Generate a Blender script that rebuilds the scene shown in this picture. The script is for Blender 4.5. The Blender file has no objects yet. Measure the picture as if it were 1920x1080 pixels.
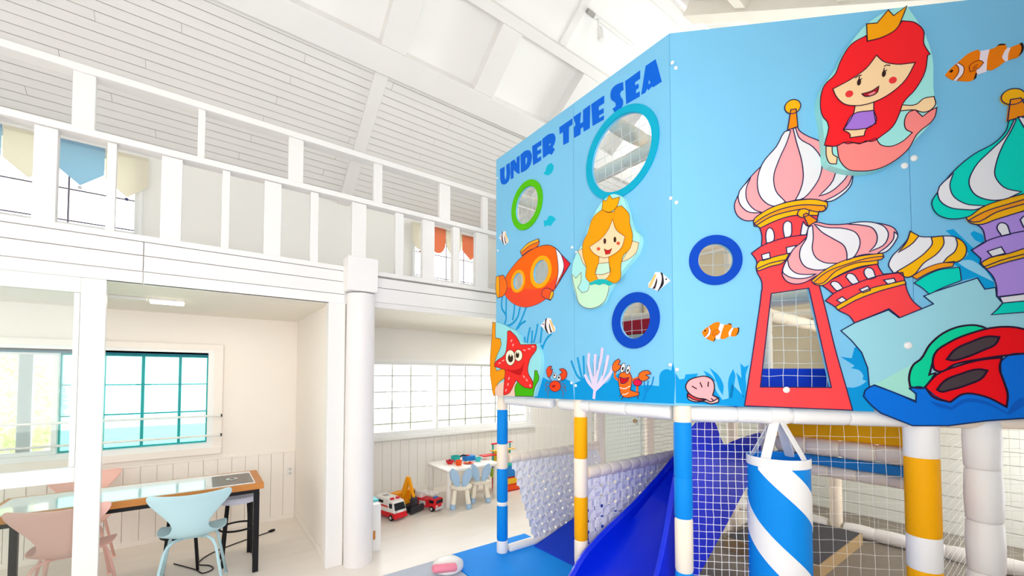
import bpy, bmesh, math, random
from mathutils import Vector, Matrix
from mathutils.geometry import tessellate_polygon
random.seed(7)
sc = bpy.context.scene
COL = sc.collection
# ------------------------------------------------------------------ camera, world, light, exposure
F, PX, PY, EYE, TILT = 780.0, 960.0, 680.8, 1.65, math.radians(1.85)   # 1920x1080 frame
cam = bpy.data.cameras.new('camera'); cam.sensor_width = 36.0; cam.lens = F / 1920 * 36
cam.shift_y = (PY - 540) / 1920; cam.clip_start = 0.02
camo = bpy.data.objects.new('camera', cam); COL.objects.link(camo)
camo.location = (0, 0, EYE)
camo.rotation_euler = (math.pi / 2 + TILT, 0, -math.atan2(0.6, 0.8))
sc.camera = camo
wd = bpy.data.worlds.new('sky'); sc.world = wd; wd.use_nodes = True
bg = wd.node_tree.nodes['Background']; bg.inputs[0].default_value = (1.0, 0.985, 0.965, 1); bg.inputs[1].default_value = 8
vs = sc.view_settings
vs.view_transform = 'Standard'; vs.look = 'None'; vs.gamma = 1; vs.use_curve_mapping = False; vs.exposure = -1.1
sc.cycles.use_denoising = True; sc.cycles.max_bounces = 10; sc.cycles.diffuse_bounces = 6; sc.cycles.transparent_max_bounces = 16
sc.cycles.sample_clamp_indirect = 6.0
def area(name, loc, aim, sx, sy, power, col=(1, 1, 1)):
    l = bpy.data.lights.new(name, 'AREA'); l.shape = 'RECTANGLE'; l.size = sx; l.size_y = sy; l.energy = power; l.color = col
    o = bpy.data.objects.new(name, l); COL.objects.link(o); o.location = loc
    o.rotation_euler = Vector(aim).to_track_quat('-Z', 'Y').to_euler()
    return o
# daylight through added unseen openings (rear, gable, end) and the visible nook window
area('added_rear_daylight_b', (5.05, -0.85, 1.6), (0, 1, 0.05), 2.0, 2.3, 60)
area('added_rear_daylight', (-.4, -0.85, 2.05), (0, 1, 0.05), 3.6, 2.2, 75)
area('added_gable_daylight', (-4.4, 2.35, 1.8), (1, 0, 0.05), 3.2, 1.7, 15)
area('added_end_daylight', (6.7, 2.5, 4.45), (-1, 0, 0.0), 2.2, 0.9, 260)
area('daylight_nook_window', (3.2, 6.15, 1.4), (0, -1, -0.15), 2.6, 1.05, 110)

# ------------------------------------------------------------------ pixel -> place helpers
FW = Vector((.6 * math.cos(TILT), .8 * math.cos(TILT), math.sin(TILT))); RT = Vector((.8, -.6, 0)); UP = RT.cross(FW)
EYEP = Vector((0, 0, EYE))
def onplane(u, v, n, d):
    r = FW + RT * ((u - PX) / F) + UP * ((PY - v) / F)
    n = Vector(n); t = (d - n.dot(EYEP)) / n.dot(r)
    return EYEP + r * t
def atY(u, v, y): return onplane(u, v, (0, 1, 0), y)
def atX(u, v, x): return onplane(u, v, (1, 0, 0), x)
def atZ(u, v, z=0): return onplane(u, v, (0, 0, 1), z)

# ------------------------------------------------------------------ materials
def lin(h):
    if not isinstance(h, str): return h
    h = h.lstrip('#'); c = [int(h[i:i + 2], 16) / 255 for i in (0, 2, 4)]
    return tuple(x / 12.92 if x <= .04045 else ((x + .055) / 1.055) ** 2.4 for x in c)
MATS = {}
def mat(name, hexc, rough=.5, var=.03, scale=6, bump=0, bscale=40, metal=0, spec=.22, stretch=None, emit=0, coat=0):
    if name in MATS: return MATS[name]
    m = bpy.data.materials.new(name); m.use_nodes = True; nt = m.node_tree; b = nt.nodes['Principled BSDF']
    c = lin(hexc)
    tc = nt.nodes.new('ShaderNodeTexCoord'); mp = nt.nodes.new('ShaderNodeMapping'); nt.links.new(tc.outputs['Object'], mp.inputs[0])
    if stretch: mp.inputs['Scale'].default_value = stretch
    no = nt.nodes.new('ShaderNodeTexNoise'); no.inputs['Scale'].default_value = scale; no.inputs['Detail'].default_value = 3
    nt.links.new(mp.outputs[0], no.inputs['Vector'])
    mx = nt.nodes.new('ShaderNodeMix'); mx.data_type = 'RGBA'
    mx.inputs['A'].default_value = (*[x * (1 - var) for x in c], 1); mx.inputs['B'].default_value = (*[min(1, x * (1 + var)) for x in c], 1)
    nt.links.new(no.outputs['Fac'], mx.inputs['Factor']); nt.links.new(mx.outputs['Result'], b.inputs['Base Color'])
    b.inputs['Roughness'].default_value = rough; b.inputs['Metallic'].default_value = metal; b.inputs['Specular IOR Level'].default_value = spec
    b.inputs['Coat Weight'].default_value = coat
    if emit:
        b.inputs['Emission Color'].default_value = (*c, 1); b.inputs['Emission Strength'].default_value = emit
    if bump:
        n2 = nt.nodes.new('ShaderNodeTexNoise'); n2.inputs['Scale'].default_value = bscale; nt.links.new(mp.outputs[0], n2.inputs['Vector'])
        bp = nt.nodes.new('ShaderNodeBump'); bp.inputs['Strength'].default_value = bump; bp.inputs['Distance'].default_value = .01
        nt.links.new(n2.outputs['Fac'], bp.inputs['Height']); nt.links.new(bp.outputs[0], b.inputs['Normal'])
    MATS[name] = m; return m
def glassmat(name, col, refl=.06):
    m = bpy.data.materials.new(name); m.use_nodes = True; nt = m.node_tree; nt.nodes.clear()
    out = nt.nodes.new('ShaderNodeOutputMaterial'); tr = nt.nodes.new('ShaderNodeBsdfTransparent'); gl = nt.nodes.new('ShaderNodeBsdfGlossy')
    tr.inputs[0].default_value = (*col, 1); gl.inputs['Roughness'].default_value = .02
    fr = nt.nodes.new('ShaderNodeFresnel'); fr.inputs[0].default_value = 1.45
    mx = nt.nodes.new('ShaderNodeMixShader'); nt.links.new(fr.outputs[0], mx.inputs[0]); nt.links.new(tr.outputs[0], mx.inputs[1]); nt.links.new(gl.outputs[0], mx.inputs[2])
    nt.links.new(mx.outputs[0], out.inputs[0]); MATS[name] = m; return m
def clothmat(name, hexc, trans=.5):
    m = bpy.data.materials.new(name); m.use_nodes = True; nt = m.node_tree; nt.nodes.clear()
    out = nt.nodes.new('ShaderNodeOutputMaterial'); d = nt.nodes.new('ShaderNodeBsdfDiffuse'); t = nt.nodes.new('ShaderNodeBsdfTranslucent')
    no = nt.nodes.new('ShaderNodeTexNoise'); no.inputs['Scale'].default_value = 90
    rp = nt.nodes.new('ShaderNodeMix'); rp.data_type = 'RGBA'; c = lin(hexc)
    rp.inputs['A'].default_value = (*[x * .92 for x in c], 1); rp.inputs['B'].default_value = (*c, 1); nt.links.new(no.outputs['Fac'], rp.inputs['Factor'])
    nt.links.new(rp.outputs['Result'], d.inputs[0]); nt.links.new(rp.outputs['Result'], t.inputs[0])
    mx = nt.nodes.new('ShaderNodeMixShader'); mx.inputs[0].default_value = trans
    nt.links.new(d.outputs[0], mx.inputs[1]); nt.links.new(t.outputs[0], mx.inputs[2]); nt.links.new(mx.outputs[0], out.inputs[0]); MATS[name] = m; return m

WHITE = mat('white_paint', '#eceae8', .55, .02, 4, .05, 60)
WHITEB = mat('white_board_paint', '#ebe9e7', .5, .03, 3, .08, 30, stretch=(1, 8, 8))
WHITEC = mat('white_panel_paint', '#f3f2f0', .6, .015, 3)
CREAMW = mat('cream_wall_paint', '#f5eee7', .6, .02, 3, .04, 50)
GREYW = mat('pale_grey_wall_paint', '#f0efeb', .6, .02, 3, .04, 50)
SILLW = mat('window_frame_plastic', '#f0f2f2', .35, .01)
METALW = mat('white_metal', '#eeeeec', .3, .01)
BLACK = mat('black_metal', '#17171c', .4, .1)
DARKGAP = mat('dark_gap', '#3a3836', .8, .1)
FOAMC = mat('cream_foam_cover', '#f8ead6', .45, .03, 12, .06, 25)
FOAMW = mat('white_foam_cover', '#f3f1ee', .4, .02, 12, .05, 25)
FOAMB = mat('blue_foam_cover', '#0f8be4', .5, .03, 8, spec=.1)
FOAMY = mat('yellow_foam_cover', '#f9ae0a', .5, .03, 8, spec=.1)
FOAMD = mat('deep_blue_foam_cover', '#1740c8', .5, .05, 8, spec=.1)
SLIDEB = mat('blue_slide_plastic', '#0429dc', .32, .05, 4, coat=.2)
NETW = mat('white_net_cord', '#f2f0ea', .6, .03)
GLASS = glassmat('window_glass', (.97, .99, .99))
DOORGLASS = glassmat('sliding_door_glass', (.93, .965, .955))
TEALGLASS = glassmat('teal_film_glass', (.55, .96, .96))

# ------------------------------------------------------------------ mesh helpers
WL = {}
class MB:
    def __init__(s): s.v = []; s.f = []
    def add(s, vs, fs):
        o = len(s.v); s.v += [Vector(p) for p in vs]; s.f += [tuple(i + o for i in f) for f in fs]; return s
    def box(s, x0, x1, y0, y1, z0, z1):
        return s.hexa([(x0, y0, z0), (x1, y0, z0), (x1, y1, z0), (x0, y1, z0), (x0, y0, z1), (x1, y0, z1), (x1, y1, z1), (x0, y1, z1)])
    def hexa(s, p): return s.add(p, [(0, 3, 2, 1), (4, 5, 6, 7), (0, 1, 5, 4), (1, 2, 6, 5), (2, 3, 7, 6), (3, 0, 4, 7)])
    def fbox(s, fr, a0, a1, b0, b1, c0, c1):      # box in a frame (origin, A, B, C)
        o, A, B, C = fr
        g = lambda a, b, c: o + A * a + B * b + C * c
        return s.hexa([g(a0, b0, c0), g(a1, b0, c0), g(a1, b1, c0), g(a0, b1, c0), g(a0, b0, c1), g(a1, b0, c1), g(a1, b1, c1), g(a0, b1, c1)])
    def rings(s, rings, cap=True, close=False):
        n = len(rings[0]); o = len(s.v)
        for r in rings: s.v += [Vector(p) for p in r]
        m = len(rings)
        for i in range(m - 1 + (1 if close else 0)):
            a = o + i * n; b = o + ((i + 1) % m) * n
            for j in range(n): s.f.append((a + j, a + (j + 1) % n, b + (j + 1) % n, b + j))
        if cap and not close:
            s.f.append(tuple(o + j for j in range(n - 1, -1, -1))); s.f.append(tuple(o + (m - 1) * n + j for j in range(n)))
        return s
    def tube(s, path, r, seg=10, cap=True, close=False):
        path = [Vector(p) for p in path]; m = len(path); rr = r if isinstance(r, (list, tuple)) else [r] * m
        prev = None; rings = []
        for i, p in enumerate(path):
            if close: t = path[(i + 1) % m] - path[i - 1]
            else: t = path[min(i + 1, m - 1)] - path[max(i - 1, 0)]
            t.normalize()
            if prev is None:
                x = t.orthogonal().normalized()
            else:
                x = prev - t * prev.dot(t)
                x = x.normalized() if x.length > 1e-6 else t.orthogonal().normalized()
            prev = x; y = t.cross(x)
            rings.append([p + (x * math.cos(2 * math.pi * k / seg) + y * math.sin(2 * math.pi * k / seg)) * rr[i] for k in range(seg)])
        return s.rings(rings, cap, close)
    def lathe(s, c, prof, seg=20, cap=True, sx=1, sy=1):       # prof: (r, z)
        c = Vector(c)
        return s.rings([[c + Vector((r * sx * math.cos(2 * math.pi * k / seg), r * sy * math.sin(2 * math.pi * k / seg), z)) for k in range(seg)] for r, z in prof], cap)
    def build(s, name, m, parent=None, smooth=False, bevel=0, seg=2):
        me = bpy.data.meshes.new(name)
        lo = [min(p[i] for p in s.v) for i in range(3)]; hi = [max(p[i] for p in s.v) for i in range(3)]
        org = Vector(((lo[0] + hi[0]) / 2, (lo[1] + hi[1]) / 2, lo[2]))
        me.from_pydata([tuple(p - org) for p in s.v], [], s.f)
        bm = bmesh.new(); bm.from_mesh(me); bmesh.ops.recalc_face_normals(bm, faces=bm.faces); bm.to_mesh(me); bm.free()
        me.materials.append(m)
        o = bpy.data.objects.new(name, me); COL.objects.link(o)
        WL[o] = org
        o.location = org
        if parent is not None: o.parent = parent; o.location = org - WL[parent]
        if smooth:
            me.shade_auto_smooth(use_auto_smooth=True, angle=math.radians(40)) if hasattr(me, 'shade_auto_smooth') else None
            for p in me.polygons: p.use_smooth = True
            if smooth == 'auto':
                me.set_sharp_from_angle(angle=math.radians(40))
        if bevel:
            bv = o.modifiers.new('bevel', 'BEVEL'); bv.width = bevel; bv.segments = seg; bv.limit_method = 'ANGLE'
        return o
def box(name, m, b, parent=None, bevel=0): return MB().box(*b).build(name, m, parent, bevel=bevel)
def tag(o, label, cat, group=None):
    o['label'] = label; o['category'] = cat
    if group: o['group'] = group
    return o
def struct(o): o['kind'] = 'structure'; return o
def thing(name, loc, label, cat, group=None):
    o = bpy.data.objects.new(name, None); COL.objects.link(o); o.location = loc; o.empty_display_size = .1; WL[o] = Vector(loc)
    return tag(o, label, cat, group)
def copytree(o, parent=None):
    c = o.copy(); COL.objects.link(c); c.parent = parent
    for ch in list(o.children): copytree(ch, c)
    return c
def linked(name, src, loc, parent):      # another piece sharing mesh data
    o = bpy.data.objects.new(name, src.data); COL.objects.link(o); WL[o] = Vector(loc); o.location = Vector(loc) - (WL[parent] if parent else Vector()); o.parent = parent
    return o

# ================================================================== THE SETTING
FY, BY, NY, SX = 3.86, 5.5, 5.72, 0.92      # gallery front, room back wall, nook back wall, partition
EX, WX, RY = 6.3, -4.1, -0.55               # end wall, gable wall, rear wall
# floor
fm = mat('pale_floor', '#ebe4dc', .35, .06, 2.2, .02, 30, stretch=(1, 5, 1))
struct(box('floor', fm, (WX - .2, EX + .2, RY - .2, NY + .2, -.12, 0)))
carpet = mat('grey_brown_carpet', '#8f877d', .9, .15, 30, .2, 150)
fl2 = box('play_floor_carpet', carpet, (2.72, EX - .025, RY + .01, 2.2, 0.001, .012)); tag(fl2, 'grey brown carpet under the playhouse behind the punching bag', 'carpet')
# roof slopes (frame: X, along slope upward, normal into the room)
K = .65; NRM = math.sqrt(1 + K * K)
def slopeframe(y0, z0, sgn):
    return (Vector((0, y0, z0)), Vector((1, 0, 0)), Vector((0, -sgn / NRM, K / NRM)), Vector((0, -sgn * K / NRM, -1 / NRM)))
SA = slopeframe(BY, 3.86, 1)
RIDGEY = 2.53; RIDGEZ = 3.86 + K * (BY - RIDGEY); AR = (BY - RIDGEY) * NRM
SB = slopeframe(2 * RIDGEY - BY, 3.86, -1)
rc = struct(MB().fbox(SA, WX, EX, -.35, AR + .05, -.20, -.10).build('ceiling_gallery_side', WHITEC))
rc2 = struct(MB().fbox(SB, WX, EX, -.35, AR + .05, -.20, -.10).build('ceiling_camera_side', WHITEC))
# boarded part over the gallery: planks
pitch = .08; A1 = 1.64
na = int(A1 / pitch) + 1
sk = [-4.0, -1.15, 1.36, 3.9, EX]
for i in range(na):
    a0 = i * pitch; a1 = min(a0 + pitch - .0065, A1)
    cuts = [WX, -2.3 + (i * 1.37) % 2.2, 0.2 + (i * .83) % 2.4, 3.0 + (i * 1.1) % 2.0, EX]
    for q in range(len(cuts) - 1):
        MB().fbox(SA, cuts[q] + .0015, cuts[q + 1] - .0015, a0, a1, -.10, -.004 - .002 * ((i * 7 + q) % 3)).build('ceiling_board', WHITEB, rc)
MB().fbox(SA, WX, EX, 0, A1, -.11, -.012).build('board_backing', mat('board_gap', '#a8a39e', .8), rc)
# purlins and rafters
def beam(fr, x0, x1, a0, a1, c1, name='ceiling_beam', par=rc, m=WHITE, c0=-.11): return MB().fbox(fr, x0, x1, a0, a1, c0, c1).build(name, m, par, bevel=.006)
beam(SA, WX, EX, 1.645, 1.885, .045, 'purlin')
beam(SA, WX, EX, 2.56, 2.66, .012, 'purlin')
beam(SA, WX, EX, AR - .09, AR + .02, .03, 'ridge_beam')
for x in (-3.3, -2.05, -.86, .24, 1.345, 2.40, 3.575, 4.75, 5.9):
    beam(SA, x, x + .25, 1.885, 2.56, .02, 'rafter')
for x in (-3.9, 1.36, 3.9): beam(SA, x, x + .14, 0, 1.645, .022, 'rafter')
for x in (1.0, 3.15, 5.3): beam(SA, x, x + .10, 2.66, AR - .09, -.085, 'panel_joint_strip')
bw = mat('aged_white_beam', '#e9e2d7', .6, .06, 5)
for x in (-3.3, -2.05, -.86, .24, 1.345, 2.40, 3.35, 4.3, 5.25): beam(SB, x, x + .2, 0, AR - .05, .03, 'rafter', rc2, bw)
for a in (1.7, 2.7): beam(SB, WX, EX, a, a + .12, .012, 'purlin', rc2, bw)
for i in range(8):
    pass
# walls -------------------------------------------------------------
def wall_with_hole(name, m, x0, x1, y0, y1, z0, z1, holes):
    mb = MB(); cur = x0
    for (a, b, c, d) in sorted(holes):
        if a > cur: mb.box(cur, a, y0, y1, z0, z1)
        mb.box(a, b, y0, y1, z0, c); mb.box(a, b, y0, y1, d, z1); cur = b
    if cur < x1: mb.box(cur, x1, y0, y1, z0, z1)
    return struct(mb.build(name, m))
W1 = (-1.95, .12, .90, 1.93)      # room window
W2 = (1.80, 4.72, .79, 1.90)      # nook window
W3 = (-2.6, -.49, 3.02, 3.83)     # gallery windows
W4 = (2.36, 3.47, 3.02, 3.80)
wl = wall_with_hole('wall_room_back', CREAMW, WX, SX + .06, BY, BY + .2, 0, 2.31, [W1])
wn = wall_with_hole('wall_nook_back', GREYW, SX + .06, EX, NY, NY + .2, 0, 2.36, [W2])
wu = wall_with_hole('wall_gallery_back', GREYW, WX, EX, BY, BY + .2, 2.36, 4.02, [W3, W4])
wp = struct(box('wall_partition', CREAMW, (SX, SX + .06, FY + .02, BY + .22, 0, 2.31)))
we = struct(MB().box(EX, EX + .2, RY, NY + .2, 0, 3.92).box(EX, EX + .2, RY, 1.35, 3.92, 6.0).box(EX, EX + .2, 3.7, NY + .2, 3.92, 6.0).box(EX, EX + .2, 1.35, 3.7, 4.92, 6.0).build('wall_playhouse_end', GREYW))
w5 = struct(MB().box(EX, EX + .1, 1.35, 1.41, 3.92, 4.92).box(EX, EX + .1, 3.64, 3.7, 3.92, 4.92).box(EX, EX + .1, 1.41, 3.64, 3.92, 3.98).box(EX, EX + .1, 1.41, 3.64, 4.86, 4.92).box(EX, EX + .1, 2.5, 2.56, 3.98, 4.86).build('added_end_window', SILLW))  # unseen window, added high in the end wall for its light
for ya, yb_ in ((1.41, 2.5), (2.56, 3.64)): box('pane', GLASS, (EX + .05, EX + .055, ya, yb_, 3.98, 4.86), w5)
# end wall lap boards in reach of the camera
lap = mat('lap_board_paint', '#dfe2da', .55, .04, 4, .06, 40)
src = None
for i in range(26):
    z = .013 + i * .13
    if src is None: src = MB().box(EX - .02, EX, RY, NY, z, z + .124).build('lap_board', lap, we, bevel=.004)
    else: linked('lap_board', src, (EX - .01, (RY + NY) / 2, z), we)
# rear and gable walls: open holes, out of view, added to bring in daylight
rw = wall_with_hole('wall_rear', WHITE, WX, EX, RY - .2, RY, 0, 4.0, [(-2.3, 1.5, .9, 3.2), (4.0, 6.1, .4, 2.9)])
gw = MB()
gw.box(WX - .2, WX, RY, NY, 0, .9); gw.box(WX - .2, WX, RY, .7, .9, 4.1); gw.box(WX - .2, WX, 4.0, NY, .9, 4.1); gw.box(WX - .2, WX, .7, 4.0, 2.7, 4.1)
gw.add([(WX - .2, RY, 4.1), (WX - .2, NY, 4.1), (WX - .2, RIDGEY, 6.0), (WX, RY, 4.1), (WX, NY, 4.1), (WX, RIDGEY, 6.0)], [(0, 1, 2), (3, 5, 4), (0, 3, 4, 1), (1, 4, 5, 2), (2, 5, 3, 0)])
gw = struct(gw.build('wall_gable', WHITE))
# gallery slab, lower ceilings
CEILM = mat('lower_ceiling_boards', '#f1ece2', .6, .02, 3)
slab = struct(MB().box(WX, EX, FY + .03, BY + .2, 2.36, 2.56).build('floor_gallery', WHITE))
cl = struct(box('ceiling_room', CEILM, (WX, SX, FY + .06, BY, 2.30, 2.36)))
cn = struct(box('ceiling_nook', mat('nook_ceiling_base', '#dcd6cc', .7), (SX + .06, EX, FY + .06, NY, 2.352, 2.36)))
nb = None
for i in range(int((NY - FY - .07) / .085)):      # soffit boards
    y = FY + .07 + i * .085
    if nb is None: nb = MB().box(SX + .07, 5.9, y, y + .079, 2.335, 2.352).build('soffit_board', CEILM, cn, bevel=.003)
    else: linked('soffit_board', nb, (WL[nb].x, y + .0395, 2.335), cn)
# fascia of the gallery
fa = struct(MB().box(WX, EX, FY + .005, FY + .035, 2.30, 2.58).build('trim_2', WHITE))
cuts = [WX, -.33, 1.02]
for a, b in ((WX, -.332), (-.328, 1.02)):
    box('fascia_board', WHITE, (a, b, FY - .022, FY + .005, 2.383, 2.489), fa, .003)
    box('fascia_board', WHITE, (a, b, FY - .022, FY + .005, 2.494, 2.586), fa, .003)
    box('door_track', METALW, (a, b, FY - .01, FY + .06, 2.300, 2.379), fa, .003)
box('fascia_board', WHITE, (1.26, EX, FY - .022, FY + .005, 2.345, 2.478), fa, .003)
box('fascia_board', WHITE, (1.26, EX, FY - .022, FY + .005, 2.483, 2.572), fa, .003)
# railing: one fixed structure of the gallery
rl = thing('gallery_railing', (1.0, FY, 2.59), 'white painted wooden two-tier railing along the upper gallery', 'railing')
box('bottom_rail', WHITE, (WX, EX, FY - .03, FY + .06, 2.590, 2.632), rl, .004)
box('middle_rail', WHITE, (WX, EX, FY - .03, FY + .075, 3.240, 3.285), rl, .004)
box('top_rail', WHITE, (WX, EX, FY - .03, FY + .085, 3.656, 3.704), rl, .004)
low = [(57, 103), (197, 215), (300, 340), (415, 430), (495, 527), (582, 597), (660, 687), (742, 757), (793, 815), (850, 862), (893, 915)]
for (u0, u1) in low:
    x0, x1 = atY(u0, 420, FY - .01).x, atY(u1, 420, FY - .01).x
    box('baluster', WHITE, (x0, x1, FY - .012, FY + .03 + (.02 if x1 - x0 > .06 else 0), 2.632, 3.237), rl, .004)
for x in (-1.35, -1.12, -1.65, 2.85, 3.05, 3.3, 3.6): box('baluster', WHITE, (x, x + (.1 if x in (-1.12, -1.65, 2.85) else .05), FY - .012, FY + .03, 2.632, 3.237), rl, .004)
for (u0, u1) in [(133, 177), (371, 385), (542, 570), (702, 718), (825, 845), (905, 915)]:
    x0, x1 = atY(u0, 250, FY - .01).x, atY(u1, 250, FY - .01).x
    box('baluster', WHITE, (x0, x1, FY - .012, FY + .035, 3.285, 3.656), rl, .004)
for x in (-1.5, 2.9, 3.4): box('baluster', WHITE, (x, x + .09, FY - .012, FY + .035, 3.285, 3.656), rl, .004)
# column and jamb
co = thing('round_column', (1.155, FY - .04, 0), 'thick round white column with a square capital under the gallery', 'column')
cm = mat('column_paint', '#e9e6e5', .5, .04, 3, .12, 8, stretch=(4, 4, 1))
MB().lathe((1.155, FY - .04, 0), [(.122, 0), (.125, .8), (.122, 1.6), (.119, 2.39)], 40).build('shaft', cm, co, smooth='auto')
box('capital', WHITE, (1.005, 1.265, FY - .17, FY + .06, 2.40, 2.70), co, .006)
struct(box('trim_1', WHITE, (SX - .03, 1.03, FY - .005, FY + .1, 0, 2.31), None, .004))
# wainscot in the room: boards, cap rail
wb = None
for i in range(int((SX - WX) / .1245)):
    x = SX - (i + 1) * .1245
    if x < -2.3: break
    if wb is None: wb = MB().box(x + .002, x + .1225, BY - .014, BY, .05, .765).build('wainscot_board', CREAMW, wl, bevel=.002)
    else: linked('wainscot_board', wb, (x + .06225, BY - .007, .05), wl)
box('wainscot_cap', CREAMW, (-2.3, SX, BY - .022, BY, .765, .785), wl, .003)
box('skirting', CREAMW, (-2.3, SX, BY - .02, BY, 0, .05), wl, .003)
box('skirting', CREAMW, (SX - .012, SX, FY + .1, BY - .02, 0, .06), wp, .003)
wb = None
for i in range(34):
    x = 1.0 + i * .13
    if wb is None: wb = MB().box(x + .002, x + .128, NY - .012, NY, .06, .74).build('wainscot_board', GREYW, wn, bevel=.002)
    else: linked('wainscot_board', wb, (x + .065, NY - .006, .06), wn)
box('skirting', GREYW, (1.0, 5.4, NY - .018, NY, 0, .06), wn, .003)

# windows -------------------------------------------------------------
def window(name, w, y, sashes, muntins_x, muntins_z, frame=.05, glass=GLASS, m=SILLW, thin=.012, mm=None):
    x0, x1, z0, z1 = w
    root = struct(MB().box(x0, x1, y - .03, y + .12, z0, z0 + frame).box(x0, x1, y - .03, y + .12, z1 - frame, z1).box(x0, x0 + frame, y - .03, y + .12, z0 + frame, z1 - frame).box(x1 - frame, x1, y - .03, y + .12, z0 + frame, z1 - frame).build(name, m))
    for a, b, dy in sashes:
        s = .035
        so = MB().box(a, b, y + dy, y + dy + .035, z0 + frame, z0 + frame + s).box(a, b, y + dy, y + dy + .035, z1 - frame - s, z1 - frame).box(a, a + s, y + dy, y + dy + .035, z0 + frame + s, z1 - frame - s).box(b - s, b, y + dy, y + dy + .035, z0 + frame + s, z1 - frame - s).build('sash', m, root)
        box('pane', glass, (a + s, b - s, y + dy + .015, y + dy + .019, z0 + frame + s, z1 - frame - s), so)
    for x in muntins_x: box('glazing_bar', mm or m, (x - thin / 2, x + thin / 2, y + .085, y + .10, z0 + frame, z1 - frame), root)
    for z in muntins_z: box('glazing_bar', mm or m, (x0 + frame, x1 - frame, y + .10, y + .112, z - thin / 2, z + thin / 2), root)
    return root
w2 = window('window_2', W2, NY, [(W2[0] + .05, 2.90, .01), (2.85, W2[1] - .05, .05)], [2.21, 2.49, 3.13, 3.42, 3.72, 4.0, 4.3], [.975, 1.20, 1.43, 1.66], thin=.017, mm=mat('grey_glazing_bar', '#8d8983', .6))
box('sill', SILLW, (W2[0] - .05, W2[1] + .05, NY - .07, NY - .028, .765, .80), w2, .004)
w1 = window('window_1', W1, BY, [(-1.9, -1.03, .01)], [], [], glass=GLASS)
TEALF = mat('teal_sash_metal', '#2aa0a4', .4, .05)
for a, b in ((-1.03, -.74), (-.74, -.455), (-.455, -.165), (-.165, .07)):
    so = MB().box(a, a + .012, BY + .05, BY + .09, .95, 1.88).box(b - .012, b, BY + .05, BY + .09, .95, 1.88).box(a + .012, b - .012, BY + .05, BY + .09, .95, .965).box(a + .012, b - .012, BY + .05, BY + .09, 1.85, 1.88).build('teal_sash', TEALF, w1)
    box('pane', TEALGLASS, (a + .012, b - .012, BY + .065, BY + .07, .965, 1.85), so)
for z in (1.28, 1.57): box('teal_sash_bar', TEALF, (-1.03, .07, BY + .075, BY + .088, z - .006, z + .006), w1)
box('blind_roll', mat('dark_teal_blind', '#1f6d84', .6), (-1.9, .075, BY - .03, BY + .02, 1.865, 1.905), w1, .006)
box('window_casing', CREAMW, (-2.0, .20, BY - .035, BY - .031, 1.93, 1.99), w1, .002)
box('window_casing', CREAMW, (.12, .20, BY - .035, BY, .84, 1.93), w1, .002)
box('window_casing', CREAMW, (-2.0, .20, BY - .045, BY, .83, .90), w1, .003)
for x in (-1.55, -1.28): box('sash_stile', SILLW, (x, x + .09, BY + .03, BY + .08, .95, 1.88), w1, .004)
for z in (1.03, 1.235):
    r = MB().tube([(-2.0, BY - .07, z), (.19, BY - .07, z)], .011, 10).build('safety_rail', METALW, w1, smooth='auto')
    box('rail_end_cap', BLACK, (.187, .20, BY - .084, BY - .03, z - .013, z + .013), r, .002)
LILAC = mat('dark_lead_bar', '#6f6478', .5)
w3 = window('window_3', W3, BY, [(W3[0] + .03, W3[1] - .03, .04)], [-1.02, -1.62, -2.2], [3.12, 3.42], frame=.03, thin=.012, mm=LILAC)
w4 = window('window_4', W4, BY, [(W4[0] + .03, W4[1] - .03, .04)], [2.62, 2.95, 3.25], [3.12, 3.46], frame=.03, thin=.010, mm=LILAC)
# pennant valance cloths hanging in the gallery windows
def pennant(nm, col, x0, x1, zt, zs, zp, y, label, trans=.45, pom=None, rnd=False):
    xm = (x0 + x1) / 2; mb = MB()
    if rnd: pts = [(x0, zt), (x0, zs)] + [(xm + (x1 - x0) / 2 * math.sin(t), zs - (zs - zp) * math.cos(t)) for t in [(-.5 + q / 8) * math.pi for q in range(1, 8)]] + [(x1, zs), (x1, zt)]
    else: pts = [(x0, zt), (x0, zs), (xm, zp), (x1, zs), (x1, zt)]
    n = len(pts)
    mb.add([(p[0], y, p[1]) for p in pts] + [(p[0], y + .004, p[1]) for p in pts], [tuple(range(n)), tuple(range(2 * n - 1, n - 1, -1))] + [(i, (i + 1) % n, n + (i + 1) % n, n + i) for i in range(n)])
    o = mb.build('pennant_cloth', col, None); tag(o, label, 'pennant', 'pennants in the gallery windows')
    MB().box(x0, x1, y - .003, y + .007, zt - .03, zt).build('hem', col, o)
    if pom: MB().lathe((xm, y, zp - .035), [(.002, 0), (.012, .006), (.016, .016), (.012, .027), (.002, .032)], 12).build('pompom', pom, o, smooth=True)
    return o
PB = clothmat('sky_blue_cloth', '#c0e0f1', .6); PC = clothmat('cream_cloth', '#fbf7ea', .5); PO = clothmat('orange_cloth', '#f7ad88', .6)
pomg = mat('grey_pompom', '#55587e', .9); pomw = mat('white_pompom', '#dcdce0', .9)
yb = BY - .06
pennant('p', PB, -1.08, -.765, 3.82, 3.56, 3.42, yb, 'sky blue pointed cloth in the left gallery window, beside a narrow baluster', pom=pomw)
pennant('p', PC, -.755, -.45, 3.82, 3.53, 3.39, yb, 'cream pointed cloth with a dark pompom in the left gallery window', pom=pomg)
pennant('p', PC, -1.395, -1.09, 3.82, 3.54, 3.40, yb, 'cream pointed cloth left of the widest baluster in the gallery')
pennant('p', PB, -1.71, -1.405, 3.82, 3.54, 3.40, yb, 'sky blue cloth cut off by the photo\'s left edge, gallery window')
pennant('p', PO, 2.60, 2.86, 3.82, 3.62, 3.44, yb, 'orange rounded cloth half behind a baluster near the mural', rnd=True)
pennant('p', PC, 2.87, 3.13, 3.82, 3.63, 3.45, yb, 'pale cream rounded cloth between the two orange cloths', rnd=True)
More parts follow.
